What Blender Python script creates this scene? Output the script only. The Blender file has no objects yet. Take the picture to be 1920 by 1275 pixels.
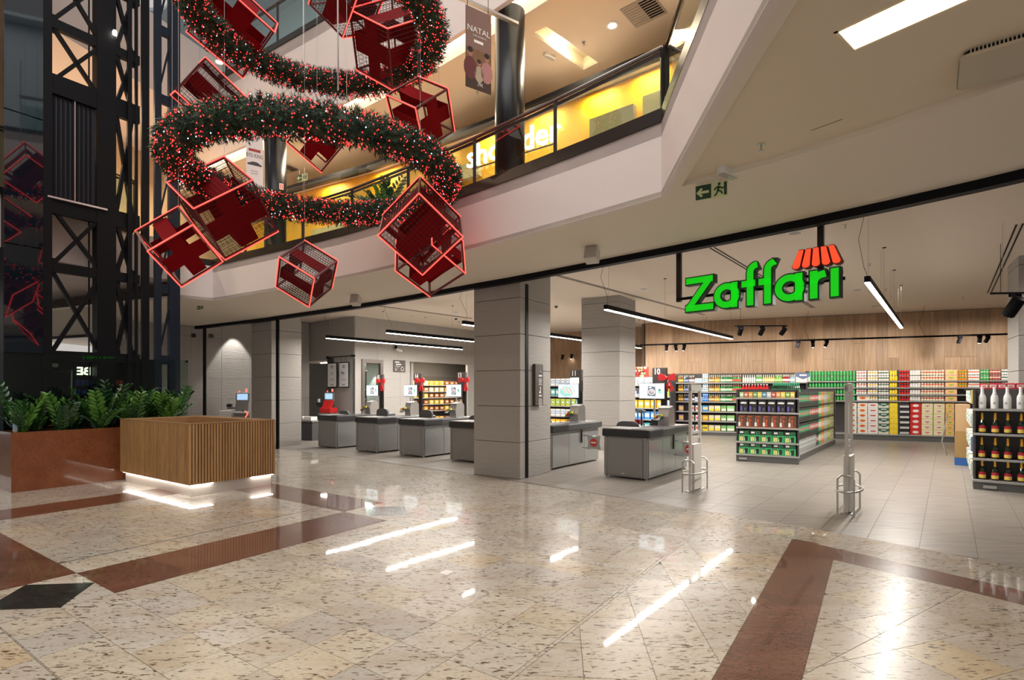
import bpy, bmesh, math, random
from math import sin, cos, pi, radians, sqrt, atan2
from mathutils import Vector, Matrix
from mathutils.geometry import tessellate_polygon
random.seed(7)
scn = bpy.context.scene
COL = scn.collection

# ------------------------------------------------------------------ camera
F = 1005.0; CX = 960.0; HY = 730.0; H = 1.6
cam = bpy.data.cameras.new('camera'); camo = bpy.data.objects.new('camera', cam); COL.objects.link(camo)
camo.location = (0, 0, H); camo.rotation_euler = (pi / 2, 0, 0)
cam.sensor_fit = 'HORIZONTAL'; cam.sensor_width = 36; cam.lens = 36 * F / 1920
cam.shift_y = (HY - 637.5) / 1920; cam.clip_start = 0.05; cam.clip_end = 200
scn.camera = camo
# ------------------------------------------------------------------ world, exposure
w = bpy.data.worlds.new('world'); scn.world = w; w.use_nodes = True
w.node_tree.nodes['Background'].inputs[0].default_value = (1.0, 0.95, 0.90, 1)
w.node_tree.nodes['Background'].inputs[1].default_value = 0.56
scn.view_settings.view_transform = 'Standard'; scn.view_settings.look = 'None'
scn.view_settings.exposure = 0.0; scn.view_settings.gamma = 1; scn.view_settings.use_curve_mapping = False
LIGHTS = []
def area(name, loc, size, size_y, power, color=(1, 1, 1), rot=(0, 0, 0)):
    l = bpy.data.lights.new(name, 'AREA'); l.shape = 'RECTANGLE'; l.size = size; l.size_y = size_y
    l.energy = power; l.color = color
    o = bpy.data.objects.new(name, l); COL.objects.link(o); o.location = loc; o.rotation_euler = rot
    return o
def spot(name, loc, to, power, deg=50, blend=0.5, color=(1, 0.95, 0.88), r=0.03):
    l = bpy.data.lights.new(name, 'SPOT'); l.energy = power; l.spot_size = radians(deg); l.spot_blend = blend
    l.color = color; l.shadow_soft_size = r
    o = bpy.data.objects.new(name, l); COL.objects.link(o); o.location = loc
    o.rotation_euler = (Vector(to) - Vector(loc)).to_track_quat('-Z', 'Y').to_euler()
    return o

area('atrium_overhead_fill', (-3, 1.5, 14.5), 9, 11, 1250, (1, .96, .91))  # unseen area light added above the void to brighten the floor

# ------------------------------------------------------------------ plan helpers
A = Vector((.6307, .7760)); B = Vector((.7760, -.6307))          # store grid: into the store, to the right
P = Vector((.5635, .8261)); Q = Vector((.8261, -.5635))          # mall paving grid
def pq(p, q): return P * p + Q * q
def on_line(u, p0, d):
    """point on the plan line p0 + t d met by image column u"""
    k = (u - CX) / F; t = (k * p0[1] - p0[0]) / (d[0] - k * d[1])
    return Vector((p0[0] + d[0] * t, p0[1] + d[1] * t))
def at(u, v, z):
    Y = (z - H) * F / (HY - v); return Vector(((u - CX) / F * Y, Y))
def zat(v, Y): return H + (HY - v) * Y / F

# ------------------------------------------------------------------ materials
MATS = {}
def mat(name, col, rough=.5, metal=0., emit=None, es=1., noise=0., nscale=8., bump=0., bscale=40., spec=.5, alpha=1., trans=0.):
    if name in MATS: return MATS[name]
    m = bpy.data.materials.new(name); m.use_nodes = True; MATS[name] = m
    nt = m.node_tree; b = nt.nodes['Principled BSDF']
    c = (*col, 1)
    b.inputs['Base Color'].default_value = c; b.inputs['Roughness'].default_value = rough
    b.inputs['Metallic'].default_value = metal; b.inputs['Specular IOR Level'].default_value = spec
    if trans: b.inputs['Transmission Weight'].default_value = trans
    if alpha < 1: b.inputs['Alpha'].default_value = alpha
    if emit:
        b.inputs['Emission Color'].default_value = (*emit, 1); b.inputs['Emission Strength'].default_value = es
    if noise:
        tc = nt.nodes.new('ShaderNodeTexCoord'); n = nt.nodes.new('ShaderNodeTexNoise'); n.inputs['Scale'].default_value = nscale
        n.inputs['Detail'].default_value = 5
        mx = nt.nodes.new('ShaderNodeMix'); mx.data_type = 'RGBA'
        mx.inputs[6].default_value = tuple(x * (1 - noise) for x in col) + (1,)
        mx.inputs[7].default_value = tuple(min(1, x * (1 + noise)) for x in col) + (1,)
        nt.links.new(tc.outputs['Object'], n.inputs['Vector']); nt.links.new(n.outputs[0], mx.inputs[0])
        nt.links.new(mx.outputs[2], b.inputs['Base Color'])
    if bump:
        tc = nt.nodes.new('ShaderNodeTexCoord'); n = nt.nodes.new('ShaderNodeTexNoise'); n.inputs['Scale'].default_value = bscale
        bp = nt.nodes.new('ShaderNodeBump'); bp.inputs['Strength'].default_value = bump; bp.inputs['Distance'].default_value = .01
        nt.links.new(tc.outputs['Object'], n.inputs['Vector']); nt.links.new(n.outputs[0], bp.inputs['Height'])
        nt.links.new(bp.outputs[0], b.inputs['Normal'])
    return m
def N(nt, t, **k):
    n = nt.nodes.new(t)
    for a, v in k.items(): setattr(n, a, v)
    return n
def ramp(nt, stops, src):
    r = nt.nodes.new('ShaderNodeValToRGB'); e = r.color_ramp.elements
    while len(e) < len(stops): e.new(.5)
    for i, (p, c) in enumerate(stops):
        e[i].position = p; e[i].color = c if len(c) == 4 else (*c, 1)
    nt.links.new(src, r.inputs[0]); return r
def mixc(nt, fac, a, b, mode='MIX'):
    m = nt.nodes.new('ShaderNodeMix'); m.data_type = 'RGBA'; m.blend_type = mode
    for i, x in ((0, fac), (6, a), (7, b)):
        if isinstance(x, (int, float)): m.inputs[i].default_value = x
        elif isinstance(x, tuple): m.inputs[i].default_value = (*x, 1) if len(x) == 3 else x
        else: nt.links.new(x, m.inputs[i])
    return m.outputs[2]
def granite(name, c1, c2, fleck, tint=None, fl=(.60, .66), rough=.11, fscale=(26, 60)):
    m = bpy.data.materials.new(name); m.use_nodes = True; MATS[name] = m; nt = m.node_tree; b = nt.nodes['Principled BSDF']
    g = N(nt, 'ShaderNodeNewGeometry'); oi = N(nt, 'ShaderNodeObjectInfo')
    off = N(nt, 'ShaderNodeVectorMath', operation='MULTIPLY_ADD')
    cmb = N(nt, 'ShaderNodeCombineXYZ')
    for i in range(3): nt.links.new(oi.outputs['Random'], cmb.inputs[i])
    nt.links.new(cmb.outputs[0], off.inputs[0]); off.inputs[1].default_value = (37, 23, 5); nt.links.new(g.outputs['Position'], off.inputs[2])
    mp = N(nt, 'ShaderNodeMapping'); mp.inputs['Rotation'].default_value = (0, 0, radians(-12)); mp.inputs['Scale'].default_value = (.34, 1.25, 1)
    nt.links.new(off.outputs[0], mp.inputs['Vector'])
    n1 = N(nt, 'ShaderNodeTexNoise'); n1.inputs['Scale'].default_value = 4; n1.inputs['Detail'].default_value = 8; n1.inputs['Roughness'].default_value = .62; nt.links.new(mp.outputs[0], n1.inputs['Vector'])
    base = ramp(nt, [(.32, c1), (.6, c2)], n1.outputs[0]).outputs[0]
    if tint:
        r1 = ramp(nt, [(i / max(1, len(tint) - 1), c_) for i, c_ in enumerate(tint)], oi.outputs['Random']); r1.color_ramp.interpolation = 'LINEAR'
        base = mixc(nt, 1.0, base, r1.outputs[0], 'MULTIPLY')
    n3 = N(nt, 'ShaderNodeTexNoise'); n3.inputs['Scale'].default_value = fscale[1]; n3.inputs['Detail'].default_value = 3; nt.links.new(mp.outputs[0], n3.inputs['Vector'])
    f2 = ramp(nt, [(.50, (0, 0, 0)), (.66, (.55, .55, .55))], n3.outputs[0])
    mid = tuple(x * .5 + y * .5 for x, y in zip(c2, fleck))
    col = mixc(nt, f2.outputs[0], base, mid)
    n2 = N(nt, 'ShaderNodeTexNoise'); n2.inputs['Scale'].default_value = fscale[0]; n2.inputs['Detail'].default_value = 2; n2.inputs['Roughness'].default_value = .7; n2.inputs['Distortion'].default_value = .4
    nt.links.new(mp.outputs[0], n2.inputs['Vector'])
    n5 = N(nt, 'ShaderNodeTexNoise'); n5.inputs['Scale'].default_value = 3.5; n5.inputs['Detail'].default_value = 1; nt.links.new(off.outputs[0], n5.inputs['Vector'])
    ad = N(nt, 'ShaderNodeMath', operation='MULTIPLY_ADD'); nt.links.new(n5.outputs[0], ad.inputs[0]); ad.inputs[1].default_value = .16; nt.links.new(n2.outputs[0], ad.inputs[2])
    f1 = ramp(nt, [(fl[0] + .08, (0, 0, 0)), (fl[1] + .08, (1, 1, 1))], ad.outputs[0])
    col = mixc(nt, f1.outputs[0], col, fleck)
    nt.links.new(col, b.inputs['Base Color'])
    b.inputs['Roughness'].default_value = .27; b.inputs['Specular IOR Level'].default_value = .16
    b.inputs['Coat Weight'].default_value = .75; b.inputs['Coat Roughness'].default_value = rough
    n4 = N(nt, 'ShaderNodeTexNoise'); n4.inputs['Scale'].default_value = 1.8; n4.inputs['Detail'].default_value = 0
    nt.links.new(g.outputs['Position'], n4.inputs['Vector'])
    bp = N(nt, 'ShaderNodeBump'); bp.inputs['Strength'].default_value = .5; bp.inputs['Distance'].default_value = .0016
    nt.links.new(n4.outputs[0], bp.inputs['Height']); nt.links.new(bp.outputs[0], b.inputs['Normal'])
    return m
GRAN = granite('beige granite', (.50, .425, .34), (.59, .55, .49), (.12, .085, .055), ((.78, .79, .82), (.95, .93, .9), (.88, .86, .84), (1.0, .97, .92), (.90, .90, .92), (1.04, 1.02, 1.0), (1.0, .96, .86), (.92, .9, .86), (.97, .97, .97), (1.02, .92, .72)), fl=(.585, .64), rough=.03, fscale=(38, 85))
BROWN = granite('brown granite', (.13, .050, .030), (.20, .085, .055), (.045, .018, .012), fl=(.52, .66), fscale=(90, 140), rough=.04)
BLACKG = granite('black granite', (.012, .013, .012), (.02, .02, .018), (.1, .1, .09), fl=(.68, .72))
PLANTG = granite('polished red granite', (.20, .062, .022), (.25, .085, .034), (.11, .03, .013), fl=(.52, .72), rough=.06, fscale=(60, 110))
def tile_mat():
    m = bpy.data.materials.new('grey porcelain'); m.use_nodes = True; nt = m.node_tree; b = nt.nodes['Principled BSDF']
    g = N(nt, 'ShaderNodeNewGeometry'); oi = N(nt, 'ShaderNodeObjectInfo')
    mp = N(nt, 'ShaderNodeMapping'); mp.inputs['Rotation'].default_value = (0, 0, radians(39)); mp.inputs['Scale'].default_value = (1.2, 9, 1)
    nt.links.new(g.outputs['Position'], mp.inputs['Vector'])
    n = N(nt, 'ShaderNodeTexNoise'); n.inputs['Scale'].default_value = 1.6; n.inputs['Detail'].default_value = 5; nt.links.new(mp.outputs[0], n.inputs['Vector'])
    base = ramp(nt, [(.3, (.24, .215, .19)), (.7, (.335, .305, .275))], n.outputs[0]).outputs[0]
    r1 = ramp(nt, [(0, (.9, .9, .9)), (1, (1, 1, 1))], oi.outputs['Random'])
    col = mixc(nt, 1.0, base, r1.outputs[0], 'MULTIPLY')
    nt.links.new(col, b.inputs['Base Color']); b.inputs['Roughness'].default_value = .34
    return m
GREYT = tile_mat()
def wood_mat(name, c1, c2, scale=(14, 14, .9), rough=.5, vary=.25):
    m = bpy.data.materials.new(name); m.use_nodes = True; MATS[name] = m; nt = m.node_tree; b = nt.nodes['Principled BSDF']
    tc = N(nt, 'ShaderNodeTexCoord'); oi = N(nt, 'ShaderNodeObjectInfo')
    off = N(nt, 'ShaderNodeVectorMath', operation='MULTIPLY_ADD'); cmb = N(nt, 'ShaderNodeCombineXYZ')
    for i in range(3): nt.links.new(oi.outputs['Random'], cmb.inputs[i])
    nt.links.new(cmb.outputs[0], off.inputs[0]); off.inputs[1].default_value = (31, 17, 9); nt.links.new(tc.outputs['Object'], off.inputs[2])
    mp = N(nt, 'ShaderNodeMapping'); mp.inputs['Scale'].default_value = scale; nt.links.new(off.outputs[0], mp.inputs['Vector'])
    n = N(nt, 'ShaderNodeTexNoise'); n.inputs['Scale'].default_value = 1.5; n.inputs['Detail'].default_value = 6; n.inputs['Distortion'].default_value = .6
    nt.links.new(mp.outputs[0], n.inputs['Vector'])
    base = ramp(nt, [(.3, c1), (.7, c2)], n.outputs[0]).outputs[0]
    r1 = ramp(nt, [(0, (1 - vary,) * 3), (1, (1, 1, 1))], oi.outputs['Random'])
    col = mixc(nt, 1.0, base, r1.outputs[0], 'MULTIPLY'); nt.links.new(col, b.inputs['Base Color']); b.inputs['Roughness'].default_value = rough
    return m
OAK = wood_mat('pale oak cladding', (.36, .22, .125), (.52, .34, .21))
SLATW = wood_mat('slat wood', (.42, .22, .08), (.58, .33, .14), scale=(20, 20, 2), rough=.45, vary=.2)
def stone_mat():
    m = bpy.data.materials.new('textured stone panel'); m.use_nodes = True; nt = m.node_tree; b = nt.nodes['Principled BSDF']
    tc = N(nt, 'ShaderNodeTexCoord'); mp = N(nt, 'ShaderNodeMapping'); mp.inputs['Rotation'].default_value = (0, radians(35), 0); mp.inputs['Scale'].default_value = (3, 3, 22)
    nt.links.new(tc.outputs['Object'], mp.inputs['Vector'])
    n = N(nt, 'ShaderNodeTexNoise'); n.inputs['Scale'].default_value = 1.4; n.inputs['Detail'].default_value = 4; nt.links.new(mp.outputs[0], n.inputs['Vector'])
    bp = N(nt, 'ShaderNodeBump'); bp.inputs['Strength'].default_value = .7; bp.inputs['Distance'].default_value = .012
    nt.links.new(n.outputs[0], bp.inputs['Height']); nt.links.new(bp.outputs[0], b.inputs['Normal'])
    b.inputs['Base Color'].default_value = (.34, .318, .295, 1); b.inputs['Roughness'].default_value = .7
    return m
STONE = stone_mat()
PAINT = mat('white paint', (.74, .655, .63), .75, noise=.03, nscale=1.5); SOFP = mat('soffit paint', (.74, .665, .56), .8)
CEILP = mat('cream ceiling paint', (.72, .62, .52), .8)
TANP = mat('tan ceiling paint', (.72, .62, .48), .8)
DARKM = mat('dark bronze metal', (.035, .028, .025), .35, .6)
BLACKM = mat('black metal', (.005, .005, .007), .5, 0, spec=.12)
STEELB = mat('dark blue grey steel', (.012, .017, .030), .5, 0, spec=.15)
GREYP = mat('grey plaster', (.36, .345, .325), .7, bump=.2, bscale=60)
GROUTM = mat('grout', (.16, .14, .12), .9)  # joint filler colour showing between the floor tiles
def pane(name, col=(.8, .9, .88), a=.12, rough=.02):
    m = bpy.data.materials.new(name); m.use_nodes = True; MATS[name] = m; nt = m.node_tree
    for n in list(nt.nodes): nt.nodes.remove(n)
    o = N(nt, 'ShaderNodeOutputMaterial'); t = N(nt, 'ShaderNodeBsdfTransparent'); t.inputs[0].default_value = (*col, 1)
    g = N(nt, 'ShaderNodeBsdfGlossy'); g.inputs['Roughness'].default_value = rough
    fr = N(nt, 'ShaderNodeFresnel'); fr.inputs[0].default_value = 1.5
    ad = N(nt, 'ShaderNodeMath', operation='ADD'); ad.inputs[1].default_value = a * .3; nt.links.new(fr.outputs[0], ad.inputs[0])
    ge = N(nt, 'ShaderNodeNewGeometry'); iv = N(nt, 'ShaderNodeMath', operation='SUBTRACT'); iv.inputs[0].default_value = 1; nt.links.new(ge.outputs['Backfacing'], iv.inputs[1])
    mu = N(nt, 'ShaderNodeMath', operation='MULTIPLY'); nt.links.new(ad.outputs[0], mu.inputs[0]); nt.links.new(iv.outputs[0], mu.inputs[1])
    mx = N(nt, 'ShaderNodeMixShader'); nt.links.new(mu.outputs[0], mx.inputs[0]); nt.links.new(t.outputs[0], mx.inputs[1]); nt.links.new(g.outputs[0], mx.inputs[2])
    nt.links.new(mx.outputs[0], o.inputs[0]); return m
GLASS = pane('clear glass'); DGLASS = pane('dark tinted glass', (.10, .13, .16), .2)
STEEL = mat('brushed steel', (.55, .54, .52), .32, .9)
SATIN = mat('satin grey metal', (.30, .295, .29), .38, .55)
RUBBER = mat('black rubber', (.014, .014, .016), .42)
WHITEM = mat('white plastic', (.75, .74, .72), .4)
BLACKP = mat('black plastic', (.02, .02, .022), .35)
LED = mat('led diffuser', (1, 1, 1), .5, emit=(1, .96, .90), es=22)
NEON = mat('red neon tube', (1, .1, .06), .4, emit=(1, .045, .035), es=4)
REDCLOTH = mat('red ribbon cloth', (.21, .0012, .004), .9, spec=.15)
REDPAINT = mat('red painted bar', (.13, .008, .012), .5)
WHITEI = mat('white print', (.85, .84, .82), .5)

# ------------------------------------------------------------------ mesh builder
class MB:
    def __init__(s): s.v = []; s.f = []; s.m = []
    def add(s, vs, fs, mi=0, M=None):
        n = len(s.v)
        s.v += [tuple(M @ Vector(v)) if M is not None else tuple(v) for v in vs]
        s.f += [tuple(i + n for i in f) for f in fs]; s.m += [mi] * len(fs); return s
    def box(s, x0, x1, y0, y1, z0, z1, mi=0, M=None, c=0.):
        if c:
            vs = []; 
            for z, k in ((z0, c), (z0 + c, 0), (z1 - c, 0), (z1, c)):
                vs += [(x0 + k, y0 + k, z), (x1 - k, y0 + k, z), (x1 - k, y1 - k, z), (x0 + k, y1 - k, z)]
            fs = [(3, 2, 1, 0), (12, 13, 14, 15)]
            for l in range(3):
                for i in range(4):
                    j = (i + 1) % 4; fs.append((l * 4 + i, l * 4 + j, l * 4 + 4 + j, l * 4 + 4 + i))
            return s.add(vs, fs, mi, M)
        vs = [(x, y, z) for z in (z0, z1) for x, y in ((x0, y0), (x1, y0), (x1, y1), (x0, y1))]
        return s.add(vs, [(3, 2, 1, 0), (4, 5, 6, 7), (0, 1, 5, 4), (1, 2, 6, 5), (2, 3, 7, 6), (3, 0, 4, 7)], mi, M)
    def bar(s, a, b, w, h=None, mi=0, up=(0, 0, 1)):
        a = Vector(a); b = Vector(b); d = (b - a); L = d.length
        if L < 1e-6: return s
        d.normalize(); h = h or w; u = Vector(up)
        if abs(d.dot(u)) > .98: u = Vector((1, 0, 0)) if abs(d.x) < .9 else Vector((0, 1, 0))
        x = d.cross(u).normalized(); z = x.cross(d)
        vs = [tuple(p + x * (i * w / 2) + z * (j * h / 2)) for p in (a, b) for i, j in ((-1, -1), (1, -1), (1, 1), (-1, 1))]
        return s.add(vs, [(0, 1, 2, 3), (7, 6, 5, 4), (0, 4, 5, 1), (1, 5, 6, 2), (2, 6, 7, 3), (3, 7, 4, 0)], mi)
    def tube(s, pts, r, n=8, mi=0, closed=False):
        pts = [Vector(p) for p in pts]; k = len(pts); vs = []; up = None
        for i, p in enumerate(pts):
            if closed: d = pts[(i + 1) % k] - pts[i - 1]
            else: d = (pts[min(i + 1, k - 1)] - pts[max(i - 1, 0)])
            d.normalize()
            if up is None:
                up = Vector((0, 0, 1)) if abs(d.z) < .9 else Vector((1, 0, 0))
            x = d.cross(up).normalized(); up = x.cross(d).normalized()
            rr = r[i] if isinstance(r, (list, tuple)) else r
            vs += [tuple(p + x * (cos(2 * pi * j / n) * rr) + up * (sin(2 * pi * j / n) * rr)) for j in range(n)]
        fs = []
        for i in range(k if closed else k - 1):
            a = i * n; b = ((i + 1) % k) * n
            for j in range(n): fs.append((a + j, a + (j + 1) % n, b + (j + 1) % n, b + j))
        if not closed: fs += [tuple(range(n - 1, -1, -1)), tuple(range((k - 1) * n, k * n))]
        return s.add(vs, fs, mi)
    def lathe(s, prof, n=14, M=None, mi=0):
        """prof: (r, z[, material of the band above])"""
        vs = []; fs = []; ms = []
        for q in prof: vs += [(q[0] * cos(2 * pi * j / n), q[0] * sin(2 * pi * j / n), q[1]) for j in range(n)]
        n0 = len(s.v)
        for i in range(len(prof) - 1):
            for j in range(n):
                fs.append((i * n + j, i * n + (j + 1) % n, (i + 1) * n + (j + 1) % n, (i + 1) * n + j)); ms.append(prof[i][2] if len(prof[i]) > 2 else mi)
        fs += [tuple(range(n - 1, -1, -1)), tuple(range((len(prof) - 1) * n, len(prof) * n))]; ms += [prof[0][2] if len(prof[0]) > 2 else mi, ms[-1]]
        s.v += [tuple(M @ Vector(v)) if M is not None else v for v in vs]; s.f += [tuple(i + n0 for i in f) for f in fs]; s.m += ms
        return s
    def prism(s, loops, z0, z1, mi=0, M=None):
        """loops: outer (+ holes) in plan; filled top and bottom"""
        if not isinstance(loops[0][0], (list, tuple, Vector)): loops = [loops]
        vl = [[Vector((p[0], p[1], 0)) for p in l] for l in loops]; tri = tessellate_polygon(vl)
        flat = [p for l in vl for p in l]; n = len(flat)
        vs = [(p.x, p.y, z0) for p in flat] + [(p.x, p.y, z1) for p in flat]; fs = []
        for t in tri:
            a, b, c = [flat[i] for i in t]
            if (b - a).cross(c - a).z < 0: t = t[::-1]
            fs.append((t[2], t[1], t[0])); fs.append(tuple(i + n for i in t))
        o = 0
        for l in vl:
            k = len(l)
            ar = sum(l[i].x * l[(i + 1) % k].y - l[(i + 1) % k].x * l[i].y for i in range(k))
            hole = l is not vl[0]
            for i in range(k):
                a, b = o + i, o + (i + 1) % k
                if (ar > 0) != hole: fs.append((a, b, b + n, a + n))
                else: fs.append((b, a, a + n, b + n))
            o += k
        return s.add(vs, fs, mi, M)
    def strip(s, pts, z0, z1, th, mi=0):
        """vertical wall along an open plan polyline; thickness to the left of travel"""
        pts = [Vector(p[:2]) for p in pts]; k = len(pts); nn = []
        for i in range(k):
            d = (pts[min(i + 1, k - 1)] - pts[max(i - 1, 0)]).normalized(); nn.append(Vector((-d.y, d.x)))
        for i in range(k - 1):
            a, b = pts[i], pts[i + 1]; c, d = b + nn[i + 1] * th, a + nn[i] * th
            s.prism([a, b, c, d], z0, z1, mi)
        return s
    def plate(s, poly, M, th, mi=0):
        """2-D polygon (x, z) in M's plane, extruded th along -y ... +0"""
        R = Matrix(((1, 0, 0, 0), (0, 0, -1, 0), (0, 1, 0, 0), (0, 0, 0, 1)))
        return s.prism(poly, 0, th, mi, M @ R)
    def mesh(s, name, mats):
        me = bpy.data.meshes.new(name); me.from_pydata(s.v, [], s.f)
        for m in (mats if isinstance(mats, (list, tuple)) else [mats]): me.materials.append(m)
        me.polygons.foreach_set('material_index', s.m); me.update(); return me
    def build(s, name, mats, parent=None, smooth=False, **props):
        me = s.mesh(name, mats)
        if smooth: me.polygons.foreach_set('use_smooth', [True] * len(me.polygons))
        o = bpy.data.objects.new(name, me); COL.objects.link(o)
        if parent is not None: o.parent = parent
        for k, v in props.items(): o[k] = v
        return o
def inst(name, me, parent=None, loc=(0, 0, 0), rz=0, **props):
    o = bpy.data.objects.new(name, me); COL.objects.link(o); o.location = loc; o.rotation_euler = (0, 0, rz)
    if parent is not None: o.parent = parent
    for k, v in props.items(): o[k] = v
    return o
def thing(name, label, cat, loc=(0, 0, 0), rz=0, group=None):
    o = bpy.data.objects.new(name, None); COL.objects.link(o); o.location = loc; o.rotation_euler = (0, 0, rz)
    o.empty_display_size = .1; o['label'] = label; o['category'] = cat
    if group: o['group'] = group
    return o
def tag(o, label, cat, group=None):
    o['label'] = label; o['category'] = cat
    if group: o['group'] = group
    return o
def struct(name, mb, m, parent=None, **k):
    o = mb.build(name, m, parent, **k)
    if parent is None: o['kind'] = 'structure'
    return o
def copy_tree(o, parent=None):
    c = o.copy(); COL.objects.link(c)
    if parent is not None: c.parent = parent
    for ch in list(o.children): copy_tree(ch, c)
    return c
def word(txt, size, m, parent, loc, rot=(pi / 2, 0, 0), ext=.002, name='lettering', align='CENTER', bold=0., sx=1.):
    cu = bpy.data.curves.new(name, 'FONT'); cu.body = txt; cu.size = size; cu.extrude = ext; cu.align_x = align; cu.align_y = 'CENTER'
    cu.offset = bold; cu.resolution_u = 2; cu.materials.append(m)
    o = bpy.data.objects.new(name, cu); COL.objects.link(o); bpy.context.view_layer.update(); me = bpy.data.meshes.new_from_object(o.evaluated_get(bpy.context.evaluated_depsgraph_get())); bpy.data.objects.remove(o)
    o = bpy.data.objects.new(name, me); COL.objects.link(o)
    o.parent = parent; o.location = loc; o.rotation_euler = rot; o.scale = (sx, 1, 1)
    return o
def scribble(parent, x, z, w_, lines, m, y=-.062, pitch=.03, h=.011, seed=0):
    r = random.Random(seed + int(x * 977) + int(z * 331)); mb = MB()
    for i in range(lines):
        ww = w_ * r.uniform(.6, 1); q = -ww / 2
        while q < ww / 2 - .004:
            l = min(r.uniform(.02, .06) * max(w_, .12) / .2, ww / 2 - q); mb.box(x + q, x + q + l * .85, y - .001, y, z - i * pitch, z - i * pitch + h); q += l
    mb.build('small_print', m, parent)
def rz_of(d): return atan2(d[1], d[0])
V3 = lambda p, z: Vector((p[0], p[1], z))

# ------------------------------------------------------------------ plan lines
FAC = [(-17.4, 20.1), (-10.7, 17.2), (-7.24, 15.1), (-5.35, 13.72), (-3.4, 12.3), (-1.6, 10.8), (-.7, 9.99), (.14, 9.3), (1.6, 7.95),
       (3.12, 6.5), (4.19, 5.32), (4.95, 4.3), (5.9, 2.5), (6.7, .3), (7.2, -2)]
C1 = (-6.59, 11.8); C2 = (1.516, 5.44)
EDGE = [C1, (-5.23, 10.94), (-3.15, 9.59), (-2.4, 9.02), (-1.016, 7.86), (0, 6.93), (.851, 6.12), C2]
EDGE2 = [C2, (1.457, 4.8), (1.297, 2.79), (1.0, -2)]
def chaikin(p, n=2):
    for _ in range(n):
        q = [p[0]]
        for i in range(len(p) - 1):
            a, b = Vector(p[i]), Vector(p[i + 1]); q += [tuple(a * .75 + b * .25), tuple(a * .25 + b * .75)]
        p = q + [p[-1]]
    return p
FACS = chaikin(FAC, 1); EDGES = chaikin(EDGE, 1)
LEFTE = [(-8.9, -2), (-8.62, 7), (-8.36, 9.68), (-7.87, 11.1)]        # edge of the gallery on the other side, seen through the lift tower
ZS = 3.56; ZF2 = 4.37; ZC = 4.05

# ------------------------------------------------------------------ floors
def clip(poly, n, d):
    """keep the side n.p <= d"""
    out = []
    for i in range(len(poly)):
        a, b = poly[i], poly[(i + 1) % len(poly)]; da = n[0] * a[0] + n[1] * a[1] - d; db = n[0] * b[0] + n[1] * b[1] - d
        if da <= 0: out.append(a)
        if da * db < 0:
            t = da / (da - db); out.append((a[0] + (b[0] - a[0]) * t, a[1] + (b[1] - a[1]) * t))
    return out
def parea(p): return abs(sum(p[i][0] * p[(i + 1) % len(p)][1] - p[(i + 1) % len(p)][0] * p[i][1] for i in range(len(p)))) / 2 if len(p) > 2 else 0
def shrink(poly, g):
    c = Vector((sum(p[0] for p in poly) / len(poly), sum(p[1] for p in poly) / len(poly))); out = []
    k = len(poly); ar = sum(poly[i][0] * poly[(i + 1) % k][1] - poly[(i + 1) % k][0] * poly[i][1] for i in range(k))
    if ar < 0: poly = poly[::-1]
    for i in range(k):
        a, b = Vector(poly[i]), Vector(poly[(i + 1) % k]); d = b - a
        if d.length < 1e-5: continue
        n = Vector((d.y, -d.x)).normalized(); out.append((n, n.dot(a) - g))
    r = list(poly)
    for n, d in out:
        r = clip(r, n, d)
        if len(r) < 3: return []
    return r
def seen(c):
    if c[1] < 2.3: return False
    return abs(c[0]) / c[1] < 1.06
TILES = []
def tiles_region(region, d1, d2, s1, s2, m, o1=0., o2=0., stagger=0., gap=.0018):
    """region: convex polygon; grid of unit dirs d1, d2; clip each cell to it"""
    k = len(region); ar = sum(region[i][0] * region[(i + 1) % k][1] - region[(i + 1) % k][0] * region[i][1] for i in range(k))
    if ar < 0: region = region[::-1]
    planes = []
    for i in range(k):
        a, b = Vector(region[i]), Vector(region[(i + 1) % k]); d = b - a; n = Vector((d.y, -d.x)).normalized(); planes.append((n, n.dot(a)))
    det = d1[0] * d2[1] - d1[1] * d2[0]
    def inv(p): return ((p[0] * d2[1] - p[1] * d2[0]) / det, (d1[0] * p[1] - d1[1] * p[0]) / det)
    cs = [inv(p) for p in region]
    i0 = math.floor((min(c[0] for c in cs) - o1) / s1) - 1; i1 = math.ceil((max(c[0] for c in cs) - o1) / s1) + 1
    j0 = math.floor((min(c[1] for c in cs) - o2) / s2) - 1; j1 = math.ceil((max(c[1] for c in cs) - o2) / s2) + 1
    for i in range(i0, i1):
        for j in range(j0, j1):
            st = (stagger * s2) * (i % 2); a = o1 + i * s1; b = o2 + j * s2 + st
            cell = [tuple(Vector(d1) * x + Vector(d2) * y) for x, y in ((a, b), (a + s1, b), (a + s1, b + s2), (a, b + s2))]
            for n, d in planes:
                cell = clip(cell, n, d)
                if len(cell) < 3: break
            if len(cell) < 3 or parea(cell) < .002: continue
            c = (sum(p[0] for p in cell) / len(cell), sum(p[1] for p in cell) / len(cell))
            if not seen(c): continue
            cell = shrink(cell, gap)
            if len(cell) < 3: continue
            TILES.append((parea(cell) / c[1] ** 3, cell, m, c))
def lay(parent, name, limit=300, tilt=.0009, z=0.0):
    global TILES
    TILES = [t for t in TILES if len(t[1]) > 2]; TILES.sort(key=lambda t: -t[0]); rest = {}
    for n, (a, cell, m, c) in enumerate(TILES):
        if n < limit:
            tx, ty = random.gauss(0, tilt), random.gauss(0, tilt); mb = MB(); mb.prism([(p[0] - c[0], p[1] - c[1]) for p in cell], -.012, 0)
            o = mb.build(name, m, parent); o.location = (c[0], c[1], z); o.rotation_euler = (tx, ty, 0)
        else: rest.setdefault(m.name, (MB(), m))[0].prism(cell, z - .012, z)
    for k, (mb, m) in rest.items(): mb.build(name, m, parent, kind='stuff')
    TILES = []
floor1 = struct('floor', MB().prism([(-22, -2), (16, -2), (16, 30), (-22, 30)], -.06, -.005), GROUTM)
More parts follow.
